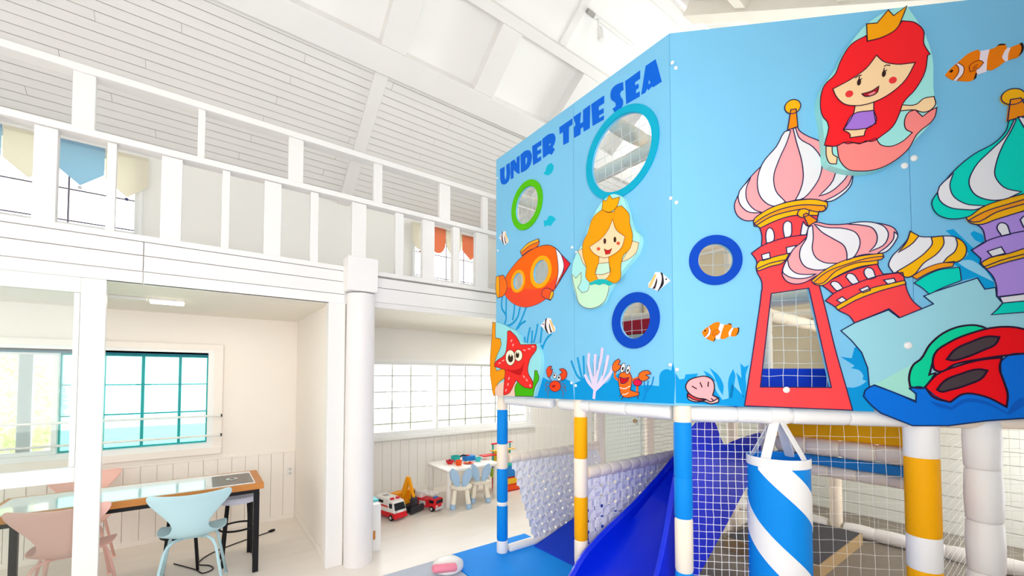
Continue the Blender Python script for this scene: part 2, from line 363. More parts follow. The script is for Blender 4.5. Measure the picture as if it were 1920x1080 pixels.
pennant('p', PO, 3.14, 3.43, 3.80, 3.56, 3.43, yb, 'orange pointed cloth nearest to the mural in the gallery window')
pennant('p', PC, 2.33, 2.59, 3.82, 3.62, 3.44, yb, 'pale cream cloth with a red pompom, leftmost in the right gallery window', pom=mat('red_pompom', '#b33a55', .9), rnd=True)

# sliding glass door --------------------------------------------------
dr = struct(MB().box(-.635, -.513, FY, FY + .04, 0.02, 2.30).box(-2.05, -1.93, FY, FY + .04, .02, 2.30).build('door_1', METALW, None, bevel=.004))
box('top_rail', METALW, (-1.93, -.635, FY, FY + .04, 2.20, 2.30), dr, .004)
box('middle_rail', METALW, (-1.93, -.635, FY, FY + .04, .97, 1.065), dr, .004)
box('bottom_rail', METALW, (-1.93, -.635, FY, FY + .04, .02, .14), dr, .004)
box('pane', DOORGLASS, (-1.93, -.635, FY + .018, FY + .024, 1.065, 2.20), dr)
box('pane', DOORGLASS, (-1.93, -.635, FY + .018, FY + .024, .14, .97), dr)
box('glazing_bead', METALW, (-.665, -.637, FY + .004, FY + .036, 1.067, 2.198), dr, .003)
# door on the end wall
d2 = struct(MB().box(EX - .05, EX - .021, 4.55, 5.35, 0, 2.0).build('door_2', mat('pale_teal_door', '#dfe9e6', .5), None, bevel=.004))
MB().tube([(EX - .05, 4.63, .86), (EX - .08, 4.63, .86), (EX - .085, 4.63, .86), (EX - .11, 4.63, .86), (EX - .125, 4.63, .86)], [.014, .014, .03, .034, .015], 14).build('door_knob', mat('brass', '#b58a3a', .3, metal=1), d2, smooth=True)

# outside -------------------------------------------------------------
struct(box('outdoor_ground', mat('outdoor_lawn', '#c9d2ad', .9, .2, 3), (-14, 16, NY + .25, 20, -.4, -.15)))
leafm = clothmat('leaf_green', '#e9eed2', .5)
def bush(cx, cy, r, h, n, label):
    mb = MB()
    for i in range(n):
        t = random.random() * 2 * math.pi; ph = math.acos(1 - 2 * random.random()); rr = r * (.75 + .3 * random.random())
        c = Vector((cx + rr * math.sin(ph) * math.cos(t), cy + rr * math.sin(ph) * math.sin(t), h / 2 + h / 2 * math.cos(ph) * .95))
        d = Vector((random.gauss(0, 1), random.gauss(0, 1), random.gauss(0, 1))).normalized(); e = d.orthogonal().normalized()
        L = .05 + .04 * random.random()
        mb.add([c - d * L, c + e * L * .4, c + d * L, c - e * L * .4], [(0, 1, 2, 3)])
    o = thing('garden_shrub', (cx, cy, -.15), label, 'shrub')
    lf = mb.build('foliage', leafm, o); lf['kind'] = 'stuff'
    MB().tube([(cx, cy, -.15), (cx, cy, h * .5)], [.06, .03], 8).build('trunk', mat('bark', '#7a654c', .9, .2), o)
bush(-2.75, 10.4, .85, 2.4, 5200, 'pale green leafy shrub outside the far left of the room window')

# ================================================================== THE PLAYHOUSE
R2 = math.sqrt(.5)
class Face:
    def __init__(s, o, d, n): s.o = Vector(o); s.d = Vector(d); s.n = Vector(n)
    def at(s, a, z, n=0): return Vector((s.o.x + s.d.x * a + s.n.x * n, s.o.y + s.d.y * a + s.n.y * n, z))
    def uv(s, u, v, n=0):
        p = onplane(u, v, s.n, s.n.dot(s.o) + n); q = p - s.o
        return (q.x * s.d.x + q.y * s.d.y, p.z)
CX, CY = 2.2, 1.37
LF = Face((CX, CY, 0), (0, -1, 0), (-1, 0, 0)); RF = Face((CX, CY, 0), (R2, -R2, 0), (-R2, -R2, 0))
ZB, ZT = 1.482, 3.695
IN = .075
def padpost(x, y, r, segs, label, seg=24, group=None):
    t = thing('padded_post', (x, y, 0), label, 'post', group)
    for z0, z1, m in segs:
        b = min(.012, (z1 - z0) / 4)
        MB().lathe((x, y, 0), [(r - .004, z0), (r, z0 + b), (r, z1 - b), (r - .004, z1)], seg).build('pad', m, t, smooth='auto')
    return t
def pipe(p0, p1, r, m, label, nseg=1, bulge=.0, group=None, cat='padded rail'):
    """padded rail made of foam sleeves"""
    p0, p1 = Vector(p0), Vector(p1); t = thing('padded_rail', (p0 + p1) / 2, label, cat, group)
    for i in range(nseg):
        a = p0.lerp(p1, i / nseg); b = p0.lerp(p1, (i + 1) / nseg); d = (b - a)
        MB().tube([a + d * q for q in (.0, .012, .06, .2, .5, .8, .94, .988, 1.0)], [r * .86, r * .93, r * .985, r + bulge * .6, r + bulge, r + bulge * .6, r * .985, r * .93, r * .86], 16).build('foam_sleeve', m, t, smooth=True)
    return t
def net(name, o, A, B, la, lb, cell, label, r=.0016, sag=.0, m=NETW):
    o, A, B = Vector(o), Vector(A), Vector(B); mb = MB(); N = A.cross(B)
    na, nb = max(1, round(la / cell)), max(1, round(lb / cell))
    rnd = random.Random(hash(label) % 1000 if False else len(label))
    j = [[(rnd.uniform(-1, 1) * cell * .05, rnd.uniform(-1, 1) * cell * .05) for _ in range(nb + 1)] for _ in range(na + 1)]
    P = lambda i, k: o + A * (la * i / na + j[i][k][0]) + B * (lb * k / nb + j[i][k][1]) + N * (sag * math.sin(math.pi * i / na) * math.sin(math.pi * k / nb))
    for i in range(na + 1): mb.tube([P(i, k) for k in range(nb + 1)], r, 4)
    for k in range(nb + 1): mb.tube([P(i, k) for i in range(na + 1)], r, 4)
    ob = mb.build('safety_net', m); tag(ob, label, 'net'); return ob
# posts
p1 = (2.272, 3.18); padpost(*p1, .051, [(.0, .139, FOAMW), (.139, .456, FOAMB), (.456, .491, FOAMW), (.491, .796, FOAMB), (.796, 1.023, FOAMC), (1.023, 1.341, FOAMB), (1.341, 1.48, FOAMC)], 'slim blue and cream striped padded post at the far corner of the mural')
pp2 = atX(1089, 900, 2.272); padpost(2.272, pp2.y, .05, [(0, .28, FOAMC), (.28, .452, FOAMC), (.452, .766, FOAMY), (.766, 1.046, FOAMC), (1.046, 1.351, FOAMY), (1.351, 1.48, FOAMC)], 'slim yellow and cream striped padded post beside the slide')
pp3 = atX(1281, 900, 2.272); padpost(2.272, pp3.y, .05, [(0, .2, FOAMW), (.2, .523, FOAMB), (.523, .829, FOAMC), (.829, 1.063, FOAMB), (1.063, 1.384, FOAMB), (1.384, 1.48, FOAMC)], 'blue and cream striped padded post at the bend of the mural')
q4 = RF.uv(1729, 900, -IN); s4 = q4[0]; c4 = RF.at(s4, 0, -IN)
padpost(c4.x, c4.y, .074, [(0, .30, FOAMY), (.30, .604, FOAMY), (.604, .784, FOAMW), (.784, 1.208, FOAMY), (1.208, 1.47, FOAMW)], 'thick yellow and white striped padded post right of the punching bag', 32)
q5 = RF.uv(1843, 900, -IN - .02); c5 = RF.at(q5[0], 0, -IN - .02)
tw = thing('padded_post', (c5.x, c5.y, 0), 'thick plain white padded post at the right edge', 'post')
for z0, z1 in ((0, .34), (.34, .60), (.60, .87), (.87, 1.15), (1.15, 1.45)):
    h = z1 - z0
    MB().lathe((c5.x, c5.y, 0), [(.066, z0), (.072, z0 + .01), (.076, z0 + h / 2), (.072, z1 - .01), (.064, z1)], 32).build('foam_sleeve', FOAMW, tw, smooth=True)
c6 = RF.at(2.5, 0, -IN); padpost(c6.x, c6.y, .05, [(0, .7, FOAMC), (.7, 1.47, FOAMB)], 'blue and cream padded post beyond the right edge')
# rails under the mural
zr = 1.437
pipe(LF.at(-1.74, zr, -IN), LF.at(-1.12, zr, -IN), .047, FOAMW, 'white padded rail under the mural between the far corner and yellow post', 2)
pipe(LF.at(-.74 - .28, zr, -IN), LF.at(-.06, zr, -IN), .047, FOAMW, 'white padded rail under the mural between yellow post and bend', 3)
pipe(RF.at(.07, zr - .005, -IN), RF.at(s4 - .07, zr - .02, -IN), .047, FOAMW, 'white padded rail under the mural carrying the punching bag', 4)
pipe(RF.at(s4 + .08, zr - .02, -IN), RF.at(2.45, zr - .03, -IN), .047, FOAMC, 'cream padded rail under the mural right of the thick yellow post', 4)
# inner frame
XI, XB = 3.62, 5.4
inner = [((XI, 1.45), 'cream padded post inside behind the slide hood'), ((XI, 3.18), 'cream padded post inside behind the webbing'), ((XI, pp2.y), 'cream padded post inside between the two webbing panels'),
         ((XB, 1.50), 'white padded post at the rear base rail'), ((XB, 3.18), 'cream padded post at the rear left of the playhouse'), ((XB, -.1), 'cream padded post at the rear right of the playhouse'), ((4.55, 3.18), 'cream padded post between the rear wall boards and webbing'), ((4.6, pp2.y), 'cream padded post in the middle of the rear nets')]
for (x, y), lb in inner:
    padpost(x, y, .055, [(0.012 if y < 2.2 else 0, .5, FOAMC), (.5, 1.0, FOAMC), (1.0, 1.5, FOAMC), (1.5, 2.0, FOAMC), (2.0, 2.5, FOAMC), (2.5, 3.0, FOAMC), (3.0, 3.45, FOAMC)], lb, 20)
pipe((2.33, 3.16, .885), (XI - .06, 3.16, .885), .045, FOAMC, 'cream ribbed padded rail above the nearer woven strap panel', 10, .003)
pipe((2.33, pp2.y, .93), (XI - .06, pp2.y, .93), .045, FOAMC, 'cream ribbed padded rail above the strap panel beside the slide', 10, .003)
pipe((2.33, 3.16, .05), (3.5, 3.16, .05), .04, FOAMW, 'white padded rail lying along the floor from the far corner post', 3)
pipe((XI, 1.37, 1.14), (XI, .57, 1.14), .058, FOAMC, 'upper cream padded rail between yellow and blue boards', 4, .006)
pipe((XI + .04, 1.37, .965), (XI + .04, .57, .965), .042, FOAMC, 'lower cream padded rail below the blue board', 5, .004)
pipe((XB, 1.43, .075), (XB, -.05, .075), .062, FOAMW, 'white padded base rail at the back of the playhouse floor', 6, .006)
pipe((XB, 3.1, .075), (XB, 1.57, .075), .062, FOAMW, 'white padded base rail at the rear behind the slide', 6, .006)
for z, nm in ((2.35, 'middle'), (3.38, 'top')):
    pipe((XB, 3.12, z), (XB, -.05, z), .055, FOAMC, nm + ' cream padded rail along the rear of the upper level', 6, .004)
    pipe((XI, 3.12, z - .1), (XI, -.1, z - .1), .055, FOAMC, nm + ' cream padded rail across the inside of the upper level', 6, .004)
    pipe((2.4, 3.16, z), (XB - .06, 3.16, z), .05, FOAMC, nm + ' cream padded rail along the left side of the upper level', 6, .004)
    pipe((XI + .06, 1.45, z - .2), (XB - .06, 1.5, z - .2), .05, FOAMC, nm + ' cream padded rail seen through the portholes', 5, .004)
pipe((2.75, 3.1, 3.40), (2.75, 1.45, 3.40), .055, FOAMC, 'cream padded rail slanting low across the large teal porthole', 5, .004)
pipe((2.45, 2.0, 3.55), (4.3, 2.0, 3.55), .055, FOAMC, 'cream padded rail slanting high across the large teal porthole', 5, .004)
# decks and soft boards
dk = tag(box('upper_deck', mat('deck_vinyl', '#d9cfbd', .6, .06, 6), (XI, XB, -.3, 3.1, 1.40, 1.46)), 'beige vinyl deck of the upper playhouse level', 'deck')
tag(box('deck_strip', FOAMD, (2.93, 3.54, 1.0, 3.0, 1.42, 1.47), None, .01), 'deep blue padded landing at the top of the slide', 'deck')
tag(box('soft_board', FOAMY, (XI - .06, XI + .03, .56, 1.38, 1.205, 1.40), None, .012), 'yellow padded step board inside under the mural', 'padded board')
tag(box('soft_board', mat('mid_blue_foam', '#1f7fc6', .45), (XI - .03, XI + .04, .56, 1.38, 1.01, 1.075), None, .01), 'blue padded step board between the two cream rails', 'padded board')
hedge = RF.at(.62, 0, -.34)
tag(MB().fbox((RF.at(0, 0), RF.d, Vector((0, 0, 1)), RF.n), .1, 1.2, 1.54, 1.70, -.36, -.28).build('soft_board', FOAMD, None, bevel=.012), 'deep blue padded board behind the tower window opening', 'padded board')
tag(MB().fbox((RF.at(0, 0), RF.d, Vector((0, 0, 1)), RF.n), .1, 1.2, 1.49, 1.585, -.17, -.09).build('soft_board', FOAMW, None, bevel=.02), 'white padded board at the foot of the tower window opening', 'padded board')
tag(box('soft_board', mat('red_foam', '#cf1f2e', .45), (3.0, 3.10, 1.75, 2.9, 2.02, 2.14), None, .01), 'red padded board seen through the lower blue porthole', 'padded board')
tag(box('soft_board', mat('beige_foam', '#cfc3ad', .5), (3.0, 3.08, 1.75, 2.9, 1.88, 2.015), None, .01), 'beige padded board under the red one in the porthole', 'padded board')
tag(box('soft_board', FOAMW, (2.95, 3.08, 1.75, 2.9, 1.471, 1.875), None, .02), 'white padded board lowest in the blue porthole view', 'padded board')
# inner liner panels (beige) behind the openings
lin_m = mat('beige_liner', '#e7dabf', .7, .05, 5)
tag(box('liner_panel', lin_m, (XB + .03, XB + .05, -.3, 3.1, 1.47, 3.3)), 'beige liner panel along the back of the upper level', 'panel')
tag(box('liner_panel', mat('pale_liner', '#e8e2d4', .7, .05, 5), (2.6, XB, 3.26, 3.28, 1.5, 3.25)), 'pale liner panel on the far side of the upper level', 'panel')
# nets
net('n', (2.32, 3.15, .93), (1, 0, 0), (0, 0, 1), 1.25, .47, .034, 'fine cream net above the nearer ribbed rail', .0012)
net('n', (2.32, pp2.y, .975), (1, 0, 0), (0, 0, 1), 1.25, .43, .034, 'fine cream net above the ribbed rail beside the slide', .0012)
net('n', RF.at(.07, .05, -IN - .02), RF.d, (0, 0, 1), .46, 1.33, .043, 'white square net in front of the blue slide', .0017)
net('n', RF.at(.75, .05, -IN - .05), RF.d, (0, 0, 1), s4 - .82, 1.33, .075, 'white wide net in front of the yellow step boards', .0009)
net('n', c4 + Vector((.09, 0, .02)), (1, 0, 0), (0, 0, 1), 1.9, 1.38, .06, 'white net leading inward from the thick yellow post', .0010)
net('n', c5 + Vector((.09, .02, .02)), RF.d, (0, 0, 1), .7, 1.38, .05, 'white net right of the plain white post', .0010)
net('n', RF.at(.05, 1.5, -.2), RF.d, (0, 0, 1), 1.9, 2.0, .078, 'white net behind the tower window and right porthole', .0018)
net('n', LF.at(-1.75, 1.5, -.2), LF.d, (0, 0, 1), 1.7, 1.95, .078, 'white net behind the portholes of the left mural face', .0016)
net('n', (XB - .03, -.1, .14), (0, 1, 0), (0, 0, 1), 3.2, 1.25, .07, 'white net along the rear of the lower level', .0010)
# woven strap panels
STRAP = mat('white_webbing', '#f1f0f2', .6, .03, 20)
def webbing(name, pts_top, pts_bot, nc, nr, w, label, yj=.006, clipfn=None):
    a0, a1 = map(Vector, pts_top); b0, b1 = map(Vector, pts_bot)
    t = thing('strap_panel', (b0 + b1) / 2, label, 'climbing panel')
    P = lambda s, q: a0.lerp(a1, s).lerp(b0.lerp(b1, s), q)
    nrm = (a1 - a0).cross(b0 - a0).normalized()
    def strip(f, n, wd, side, nm, odd):
        mb = MB(); L = []
        for i in range(n + 1):
            q = i / n; c = f(q); d = (f(min(1, q + .01)) - f(max(0, q - .01))).normalized(); e = d.cross(nrm).normalized() * wd / 2
            off = nrm * (yj * (1 if (i + odd) % 2 else -1))
            L.append((c - e + off, c + e + off))
        vs_ = []; th = nrm * .002
        for l, r in L: vs_ += [l - th, r - th, r + th, l + th]
        mb.rings([vs_[k:k + 4] for k in range(0, len(vs_), 4)], True); mb.build(nm, STRAP, t)
    for i in range(nc): strip(lambda q, s=(i + .5) / nc: P(s, q), nr * 2, w, 0, 'upright_strap', i)
    for k in range(nr): strip(lambda q, s=(k + .5) / nr: P(q, s), nc * 2, w, 1, 'cross_strap', k + 1)
    return t
webbing('w', ((2.345, 3.14, .85), (3.55, 3.14, .85)), ((2.63, 3.14, .03), (3.75, 3.14, .12)), 15, 10, .057, 'white woven strap climbing panel by the far corner post')
webbing('w', ((2.33, pp2.y - .0, .89), (3.55, pp2.y, .89)), ((2.36, pp2.y, .16), (3.55, pp2.y, .30)), 15, 9, .058, 'white woven strap panel between yellow post and slide')
# ramp pad between the strap panels
rm = MB(); f0, f1 = Vector((2.585, 3.10, .035)), Vector((2.585, 2.24, .035))
rm.hexa([(2.585, 2.25, .01), (3.5, 2.25, .01), (3.5, 3.10, .01), (2.585, 3.10, .01), (2.585, 2.25, .035), (3.5, 2.25, .30), (3.5, 3.10, .30), (2.585, 3.10, .035)])
tag(rm.build('ramp_pad', FOAMD, None, bevel=.006), 'dark blue ramp pad on the floor between the strap panels', 'floor pad')
# slide --------------------------------------------------------------
def interp(tab, x):
    for (a, b), (c, d) in zip(tab, tab[1:]):
        if a <= x <= c:
            q = (x - a) / (c - a); q = q
            return b + (d - b) * q
    return tab[0][1] if x < tab[0][0] else tab[-1][1]
def smoothtab(tab, x):
    w = .06; return sum(interp(tab, x + w * k) for k in (-1, -.5, 0, .5, 1)) / 5
bed = [(1.55, .05), (1.8, .07), (2.1, .13), (2.4, .27), (2.8, .52), (3.3, .86), (3.5, .97), (3.7, 1.0)]
farw = [(1.55, .10), (1.9, .16), (2.06, .26), (2.16, .38), (2.4, .50), (2.8, .66), (3.2, .86), (3.5, 1.04), (3.7, 1.12)]
nearw = [(1.55, .09), (1.9, .20), (2.1, .34), (2.25, .60), (2.36, .95), (2.48, 1.24), (2.62, 1.33), (2.78, 1.39), (2.86, 1.38), (2.92, 1.22), (2.98, 1.14), (3.1, 1.16), (3.3, 1.18), (3.7, 1.2)]
xs = [1.55 + i * (3.62 - 1.55) / 70 for i in range(71)]
ynear, yfar = 1.47, pp2.y - .075
rings = []
for x in xs:
    b, fw_, nw = smoothtab(bed, x), smoothtab(farw, x), smoothtab(nearw, x)
    fw_ = max(fw_, b + .05); nw = max(nw, b + .05)
    pr = [(yfar, fw_), (yfar - .02, fw_ + .012), (yfar - .045, fw_ - .01), (yfar - .05, b + (fw_ - b) * .5), (yfar - .075, b + .05), (yfar - .14, b + .005), ((yfar + ynear) / 2, b - .004), (ynear + .13, b + .005), (ynear + .065, b + .05), (ynear + .04, b + (nw - b) * .5), (ynear + .035, nw - .01), (ynear + .018, nw + .01), (ynear, nw)]
    under = [(ynear, b - .05 if x > 1.9 else max(.012, b - .05)), ((ynear + yfar) / 2, max(.011, b - .07)), (yfar, max(.012, b - .05))]
    rings.append([Vector((x, y, z)) for y, z in pr + under])
sl = MB().rings(rings, True).build('slide', SLIDEB, None, smooth='auto')
tag(sl, 'glossy blue plastic slide with a wave-shaped hood coming out under the mural', 'slide')
# punching bag ---------------------------------------------------------
qb = RF.uv(1458, 850, -IN); cb = RF.at(qb[0], 0, -IN); rb = .155; zt, zb = 1.195, .28
bag = thing('punching_bag', (cb.x, cb.y, zb), 'hanging cylinder bag with blue and white spiral stripes', 'punching bag')
MB().lathe((cb.x, cb.y, 0), [(rb - .02, zb), (rb, zb + .02), (rb, zt), (rb - .01, zt), (rb - .012, zt - .05)], 48, cap=False).build('cover', FOAMB, bag, smooth='auto')
MB().lathe((cb.x, cb.y, 0), [(rb - .013, zt - .052), (rb - .013, zt - .045)], 40).build('lid', FOAMB, bag)
MB().lathe((cb.x, cb.y, 0), [(rb + .001, zt - .05), (rb + .004, zt - .048), (rb + .004, zt - .001), (rb + .001, zt + .002)], 48, cap=False).build('rim_band', FOAMW, bag, smooth='auto')
toc = math.atan2(-cb.y, -cb.x)
for off in (0, .46):
    mb = MB(); rings_ = []
    n = 120
    for i in range(n + 1):
        th = -2 * math.pi + 4.4 * math.pi * i / n           # angle, clockwise as seen by the viewer is to the right
        zc = 1.02 - off - .93 * (th / (2 * math.pi)) + .10
        ang = toc + th
        lo, hi = max(zb + .022, min(zt - .049, zc - .085)), max(zb + .022, min(zt - .049, zc + .085))
        c, s = math.cos(ang), math.sin(ang)
        rings_.append([(cb.x + c * (rb + .0005), cb.y + s * (rb + .0005), lo), (cb.x + c * (rb + .003), cb.y + s * (rb + .003), lo), (cb.x + c * (rb + .003), cb.y + s * (rb + .003), hi), (cb.x + c * (rb + .0005), cb.y + s * (rb + .0005), hi)])
    rings_ = [r for r in rings_ if r[2][2] - r[1][2] > .002]
    mb.rings(rings_, True).build('spiral_stripe', FOAMW, bag, smooth='auto')
for k in range(4):
    ang = toc + math.pi / 4 + k * math.pi / 2 + .35
    b0 = Vector((cb.x + math.cos(ang) * (rb - .004), cb.y + math.sin(ang) * (rb - .004), zt - .03)); t0 = Vector((cb.x + math.cos(ang) * .03, cb.y + math.sin(ang) * .03, zr - .05))
    tg = Vector((-math.sin(ang), math.cos(ang), 0)) * .026; nn = Vector((math.cos(ang), math.sin(ang), .5)).normalized() * .002
    MB().rings([[b0 - tg - nn, b0 + tg - nn, b0 + tg + nn, b0 - tg + nn], [t0 - tg - nn, t0 + tg - nn, t0 + tg + nn, t0 - tg + nn]]).build('strap', FOAMW, bag)
MB().tube([RF.at(qb[0] - .045, zr - .008, -IN), RF.at(qb[0] + .045, zr - .008, -IN)], .054, 20).build('hanging_sleeve', FOAMW, bag, smooth='auto')
# floor step, mats
st = thing('low_step', (4.6, 1.5, .012), 'low dark grey carpeted step with wooden edge inside the playhouse', 'step')
box('tread', mat('dark_grey_carpet', '#55555a', .9, .15, 40, .2, 200), (4.05, 5.2, 1.25, 2.0, .095, .12), st, .004)
box('edge_board', mat('raw_wood', '#b59a72', .7, .12, 8, stretch=(1, 12, 12)), (4.05, 5.2, 1.235, 1.25, .012, .12), st, .002)
box('front_board', mat('raw_wood', '#b59a72'), (4.03, 4.05, 1.235, 2.0, .012, .12), st, .002)
tag(box('floor_mat', mat('bright_blue_mat', '#0f8ff0', .6, .04, 10, spec=.1), (1.78, 2.72, .6, 3.41, .001, .03), None, .006), 'bright blue floor mat in front of the slide', 'floor mat')
tag(box('floor_mat', mat('grey_mat', '#b4bccb', .6, .05, 10), (.6, 1.775, .6, 3.39, .001, .03), None, .006), 'pale grey floor mat beside the bright blue one', 'floor mat')

# ================================================================== MURAL ART
def conv(Z, pts): x0, y0, k = Z; return [(x0 + a * k, y0 + b * k) for a, b in pts]
def ell(cx, cy, rx, ry, rot=0, n=20):
    c, s = math.cos(rot), math.sin(rot)
    return [(cx + rx * math.cos(t) * c - ry * math.sin(t) * s, cy + rx * math.cos(t) * s + ry * math.sin(t) * c) for t in [2 * math.pi * i / n for i in range(n)]]
def smooth(pts, closed=True, corner=58, sub=4):
    n = len(pts); out = []
    P = [Vector(p) for p in pts]
    def isc(i):
        if not closed and (i == 0 or i == n - 1): return True
        a = P[i] - P[i - 1]; b = P[(i + 1) % n] - P[i]
        if a.length < 1e-9 or b.length < 1e-9: return True
        return math.degrees(a.angle(b)) > corner
    C = [isc(i) for i in range(n)]
    def tan(i):
        a = P[i] - P[i - 1]; b = P[(i + 1) % n] - P[i]
        la, lb = a.length, b.length
        return (a / la * lb + b / lb * la) / (la + lb)
    for i in range(n if closed else n - 1):
        j = (i + 1) % n; p, q = P[i], P[j]; L = (q - p).length
        if C[i] and C[j]: out.append(tuple(p)); continue
        d = q - p
        m0 = d if C[i] else tan(i) * L; m1 = d if C[j] else tan(j) * L
        for k in range(sub):
            t = k / sub; t2, t3 = t * t, t * t * t
            out.append(tuple(p * (2 * t3 - 3 * t2 + 1) + m0 * (t3 - 2 * t2 + t) + q * (-2 * t3 + 3 * t2) + m1 * (t3 - t2)))
    if not closed: out.append(tuple(P[-1]))
    return out
LAY = .0008
def prism(face, pts, n0, n1, holes=()):
    loops = [list(pts)] + [list(h) for h in holes]
    flat = [p for l in loops for p in l]
    tris = tessellate_polygon([[Vector((p[0], p[1], 0)) for p in l] for l in loops])
    N = len(flat); mb = MB()
    vs_ = [face.at(a, z, n1) for a, z in flat] + [face.at(a, z, n0) for a, z in flat]
    fs = [tuple(t) for t in tris] + [tuple(N + i for i in reversed(t)) for t in tris]
    o = 0
    for l in loops:
        m = len(l)
        for i in range(m): fs.append((o + i, o + (i + 1) % m, N + o + (i + 1) % m, N + o + i))
        o += m
    return mb.add(vs_, fs)
ARTM = {}
def am(hexc):
    if hexc not in ARTM: ARTM[hexc] = mat('print_' + hexc.lstrip('#'), hexc, .6, .02, 5, spec=.08)
    return ARTM[hexc]
INK = '#2f2a52'
class Fig:
    """a flat figure on a mural face; the first fill is its root, later ones are its pieces"""
    def __init__(s, face, base=0., parent=None): s.face = face; s.base = base; s.parent = parent; s.root = None; s.lines = []; s.k = 1
    def uv(s, px, lay): return [s.face.uv(u, v, s.base) for u, v in px]
    def fill(s, name, px, col, lay=None, sm=True, line=True, thick=None, holes=(), parent=None, corner=58):
        if lay is None: lay = s.k; s.k += 1
        if sm: px = smooth(px, True, corner)
        pts = s.uv(px, lay); top = s.base + lay * LAY
        bot = s.base if thick is None else s.base - thick
        o = prism(s.face, pts, bot, top, [s.uv(h, lay) for h in holes]).build(name, am(col) if isinstance(col, str) else col, parent or s.root or s.parent)
        if s.root is None: s.root = o
        if line:
            s.lines.append((pts + [pts[0]], top))
            for h in holes: hp = s.uv(h, lay); s.lines.append((hp + [hp[0]], top))
        return o
    def stroke(s, px, sm=True, lay=None):
        if sm: px = smooth(px, False)
        s.lines.append((s.uv(px, 0), s.base + (lay if lay is not None else s.k) * LAY))
    def ribbon(s, paths, w, name='outline', col=INK, taper=False, h=LAY * .9, parent=None):
        mb = MB()
        for qi, (pts, top) in enumerate(paths):
            top = top + (qi % 12) * .00005
            P = [Vector(p) for p in pts]; n = len(P)
            closed = (P[0] - P[-1]).length < 1e-7
            L = []
            for i in range(n):
                a = P[i] - P[i - 1] if (i > 0 or closed) else P[1] - P[0]
                if i == 0 and closed: a = P[0] - P[-2]
                b = P[(i + 1)] - P[i] if i < n - 1 else (P[1] - P[0] if closed else P[i] - P[i - 1])
                if a.length < 1e-9: a = b
                if b.length < 1e-9: b = a
                if a.length < 1e-9: a = b = Vector((1, 0))
                d = a.normalized() + b.normalized()
                d = d.normalized() if d.length > 1e-4 else a.normalized()
                e = Vector((-d.y, d.x)); q = w[i] if isinstance(w, list) else w
                q /= max(.5, abs(e.dot(Vector((-a.normalized().y, a.normalized().x)))))
                L.append((P[i] - e * q / 2, P[i] + e * q / 2))
            rg = [[s.face.at(l.x, l.y, top - .0003), s.face.at(r.x, r.y, top - .0003), s.face.at(r.x, r.y, top + h), s.face.at(l.x, l.y, top + h)] for l, r in L]
            mb.rings(rg, True)
        return mb.build(name, am(col), parent or s.root or s.parent)
    def ink(s, w=.0055, col=INK, name='outline'):
        if s.lines: o = s.ribbon(s.lines, w, name, col); s.lines = []; return o
# panels with their openings
SKY = '#7bc2e8'
def ring_pts(face, u, v, hh, n=40, nn=0):
    c = face.uv(u, v, nn); r = (face.uv(u, v - hh, nn)[1] - face.uv(u, v + hh, nn)[1]) / 2
    return [(c[0] + r * math.cos(2 * math.pi * i / n), c[1] + r * math.sin(2 * math.pi * i / n)) for i in range(n)], c, r
def panel(face, s0, s1, holes, label):
    g = .0015
    pts = [(s0 + g, ZB), (s1 - g, ZB), (s1 - g, ZT), (s0 + g, ZT)]
    o = prism(face, pts, -.018, 0, holes).build('mural_panel', mat('mural_sky_print', SKY, .5, .07, 1.3, spec=.15), None)
    return tag(o, label, 'mural panel')
sL = LF.uv(1077, 600)[0]; sR = RF.uv(1708, 400)[0]
hg, _, rg_ = ring_pts(LF, 988, 385, 34); ht, _, _ = ring_pts(LF, 1163, 288, 69); hb, _, _ = ring_pts(LF, 1191, 601, 34)
hs1, _, _ = ring_pts(LF, 1014.5, 510, 22); hs2, _, _ = ring_pts(LF, 972, 527.5, 15.5); hr, _, _ = ring_pts(RF, 1341, 488, 31)
TW = (1380, 520, 240 / 997); twin = [RF.uv(*p) for p in conv(TW, [(272, 127), (187, 855), (740, 858), (565, 85)])]
pL1 = panel(LF, LF.uv(930, 600)[0], sL, [hg, hs1, hs2], 'sky blue mural board with the submarine and green porthole')
pL2 = panel(LF, sL, 0, [ht, hb], 'sky blue mural board with the large teal porthole and lobster')
pR1 = panel(RF, 0, sR, [hr, twin], 'sky blue mural board with the red castle tower and its window')
pR2 = panel(RF, sR, 2.62, [], 'sky blue mural board with the purple tower at the right edge')
def porthole(face, u, v, hh, hi, hole, col, label, h=.012):
    o, c, r = ring_pts(face, u, v, hh, 56); o2 = ring_pts(face, u, v, hi, 56)[0]
    x = prism(face, o, 0, h, [o2]).build('porthole_ring', am(col), None); tag(x, label, 'porthole', 'round portholes in the mural'); return x
porthole(LF, 988, 385, 45, 34, hg, '#55bd10', 'bright green porthole ring, smallest and highest left on the mural')
porthole(LF, 1163, 288, 82.5, 69, ht, '#12a9cb', 'large teal porthole ring under the title lettering')
porthole(LF, 1191, 601, 52.5, 34, hb, '#0a45b8', 'royal blue porthole ring below the blonde mermaid')
porthole(RF, 1341, 488, 46.5, 31, hr, '#0a45b8', 'royal blue porthole ring left of the red castle tower')
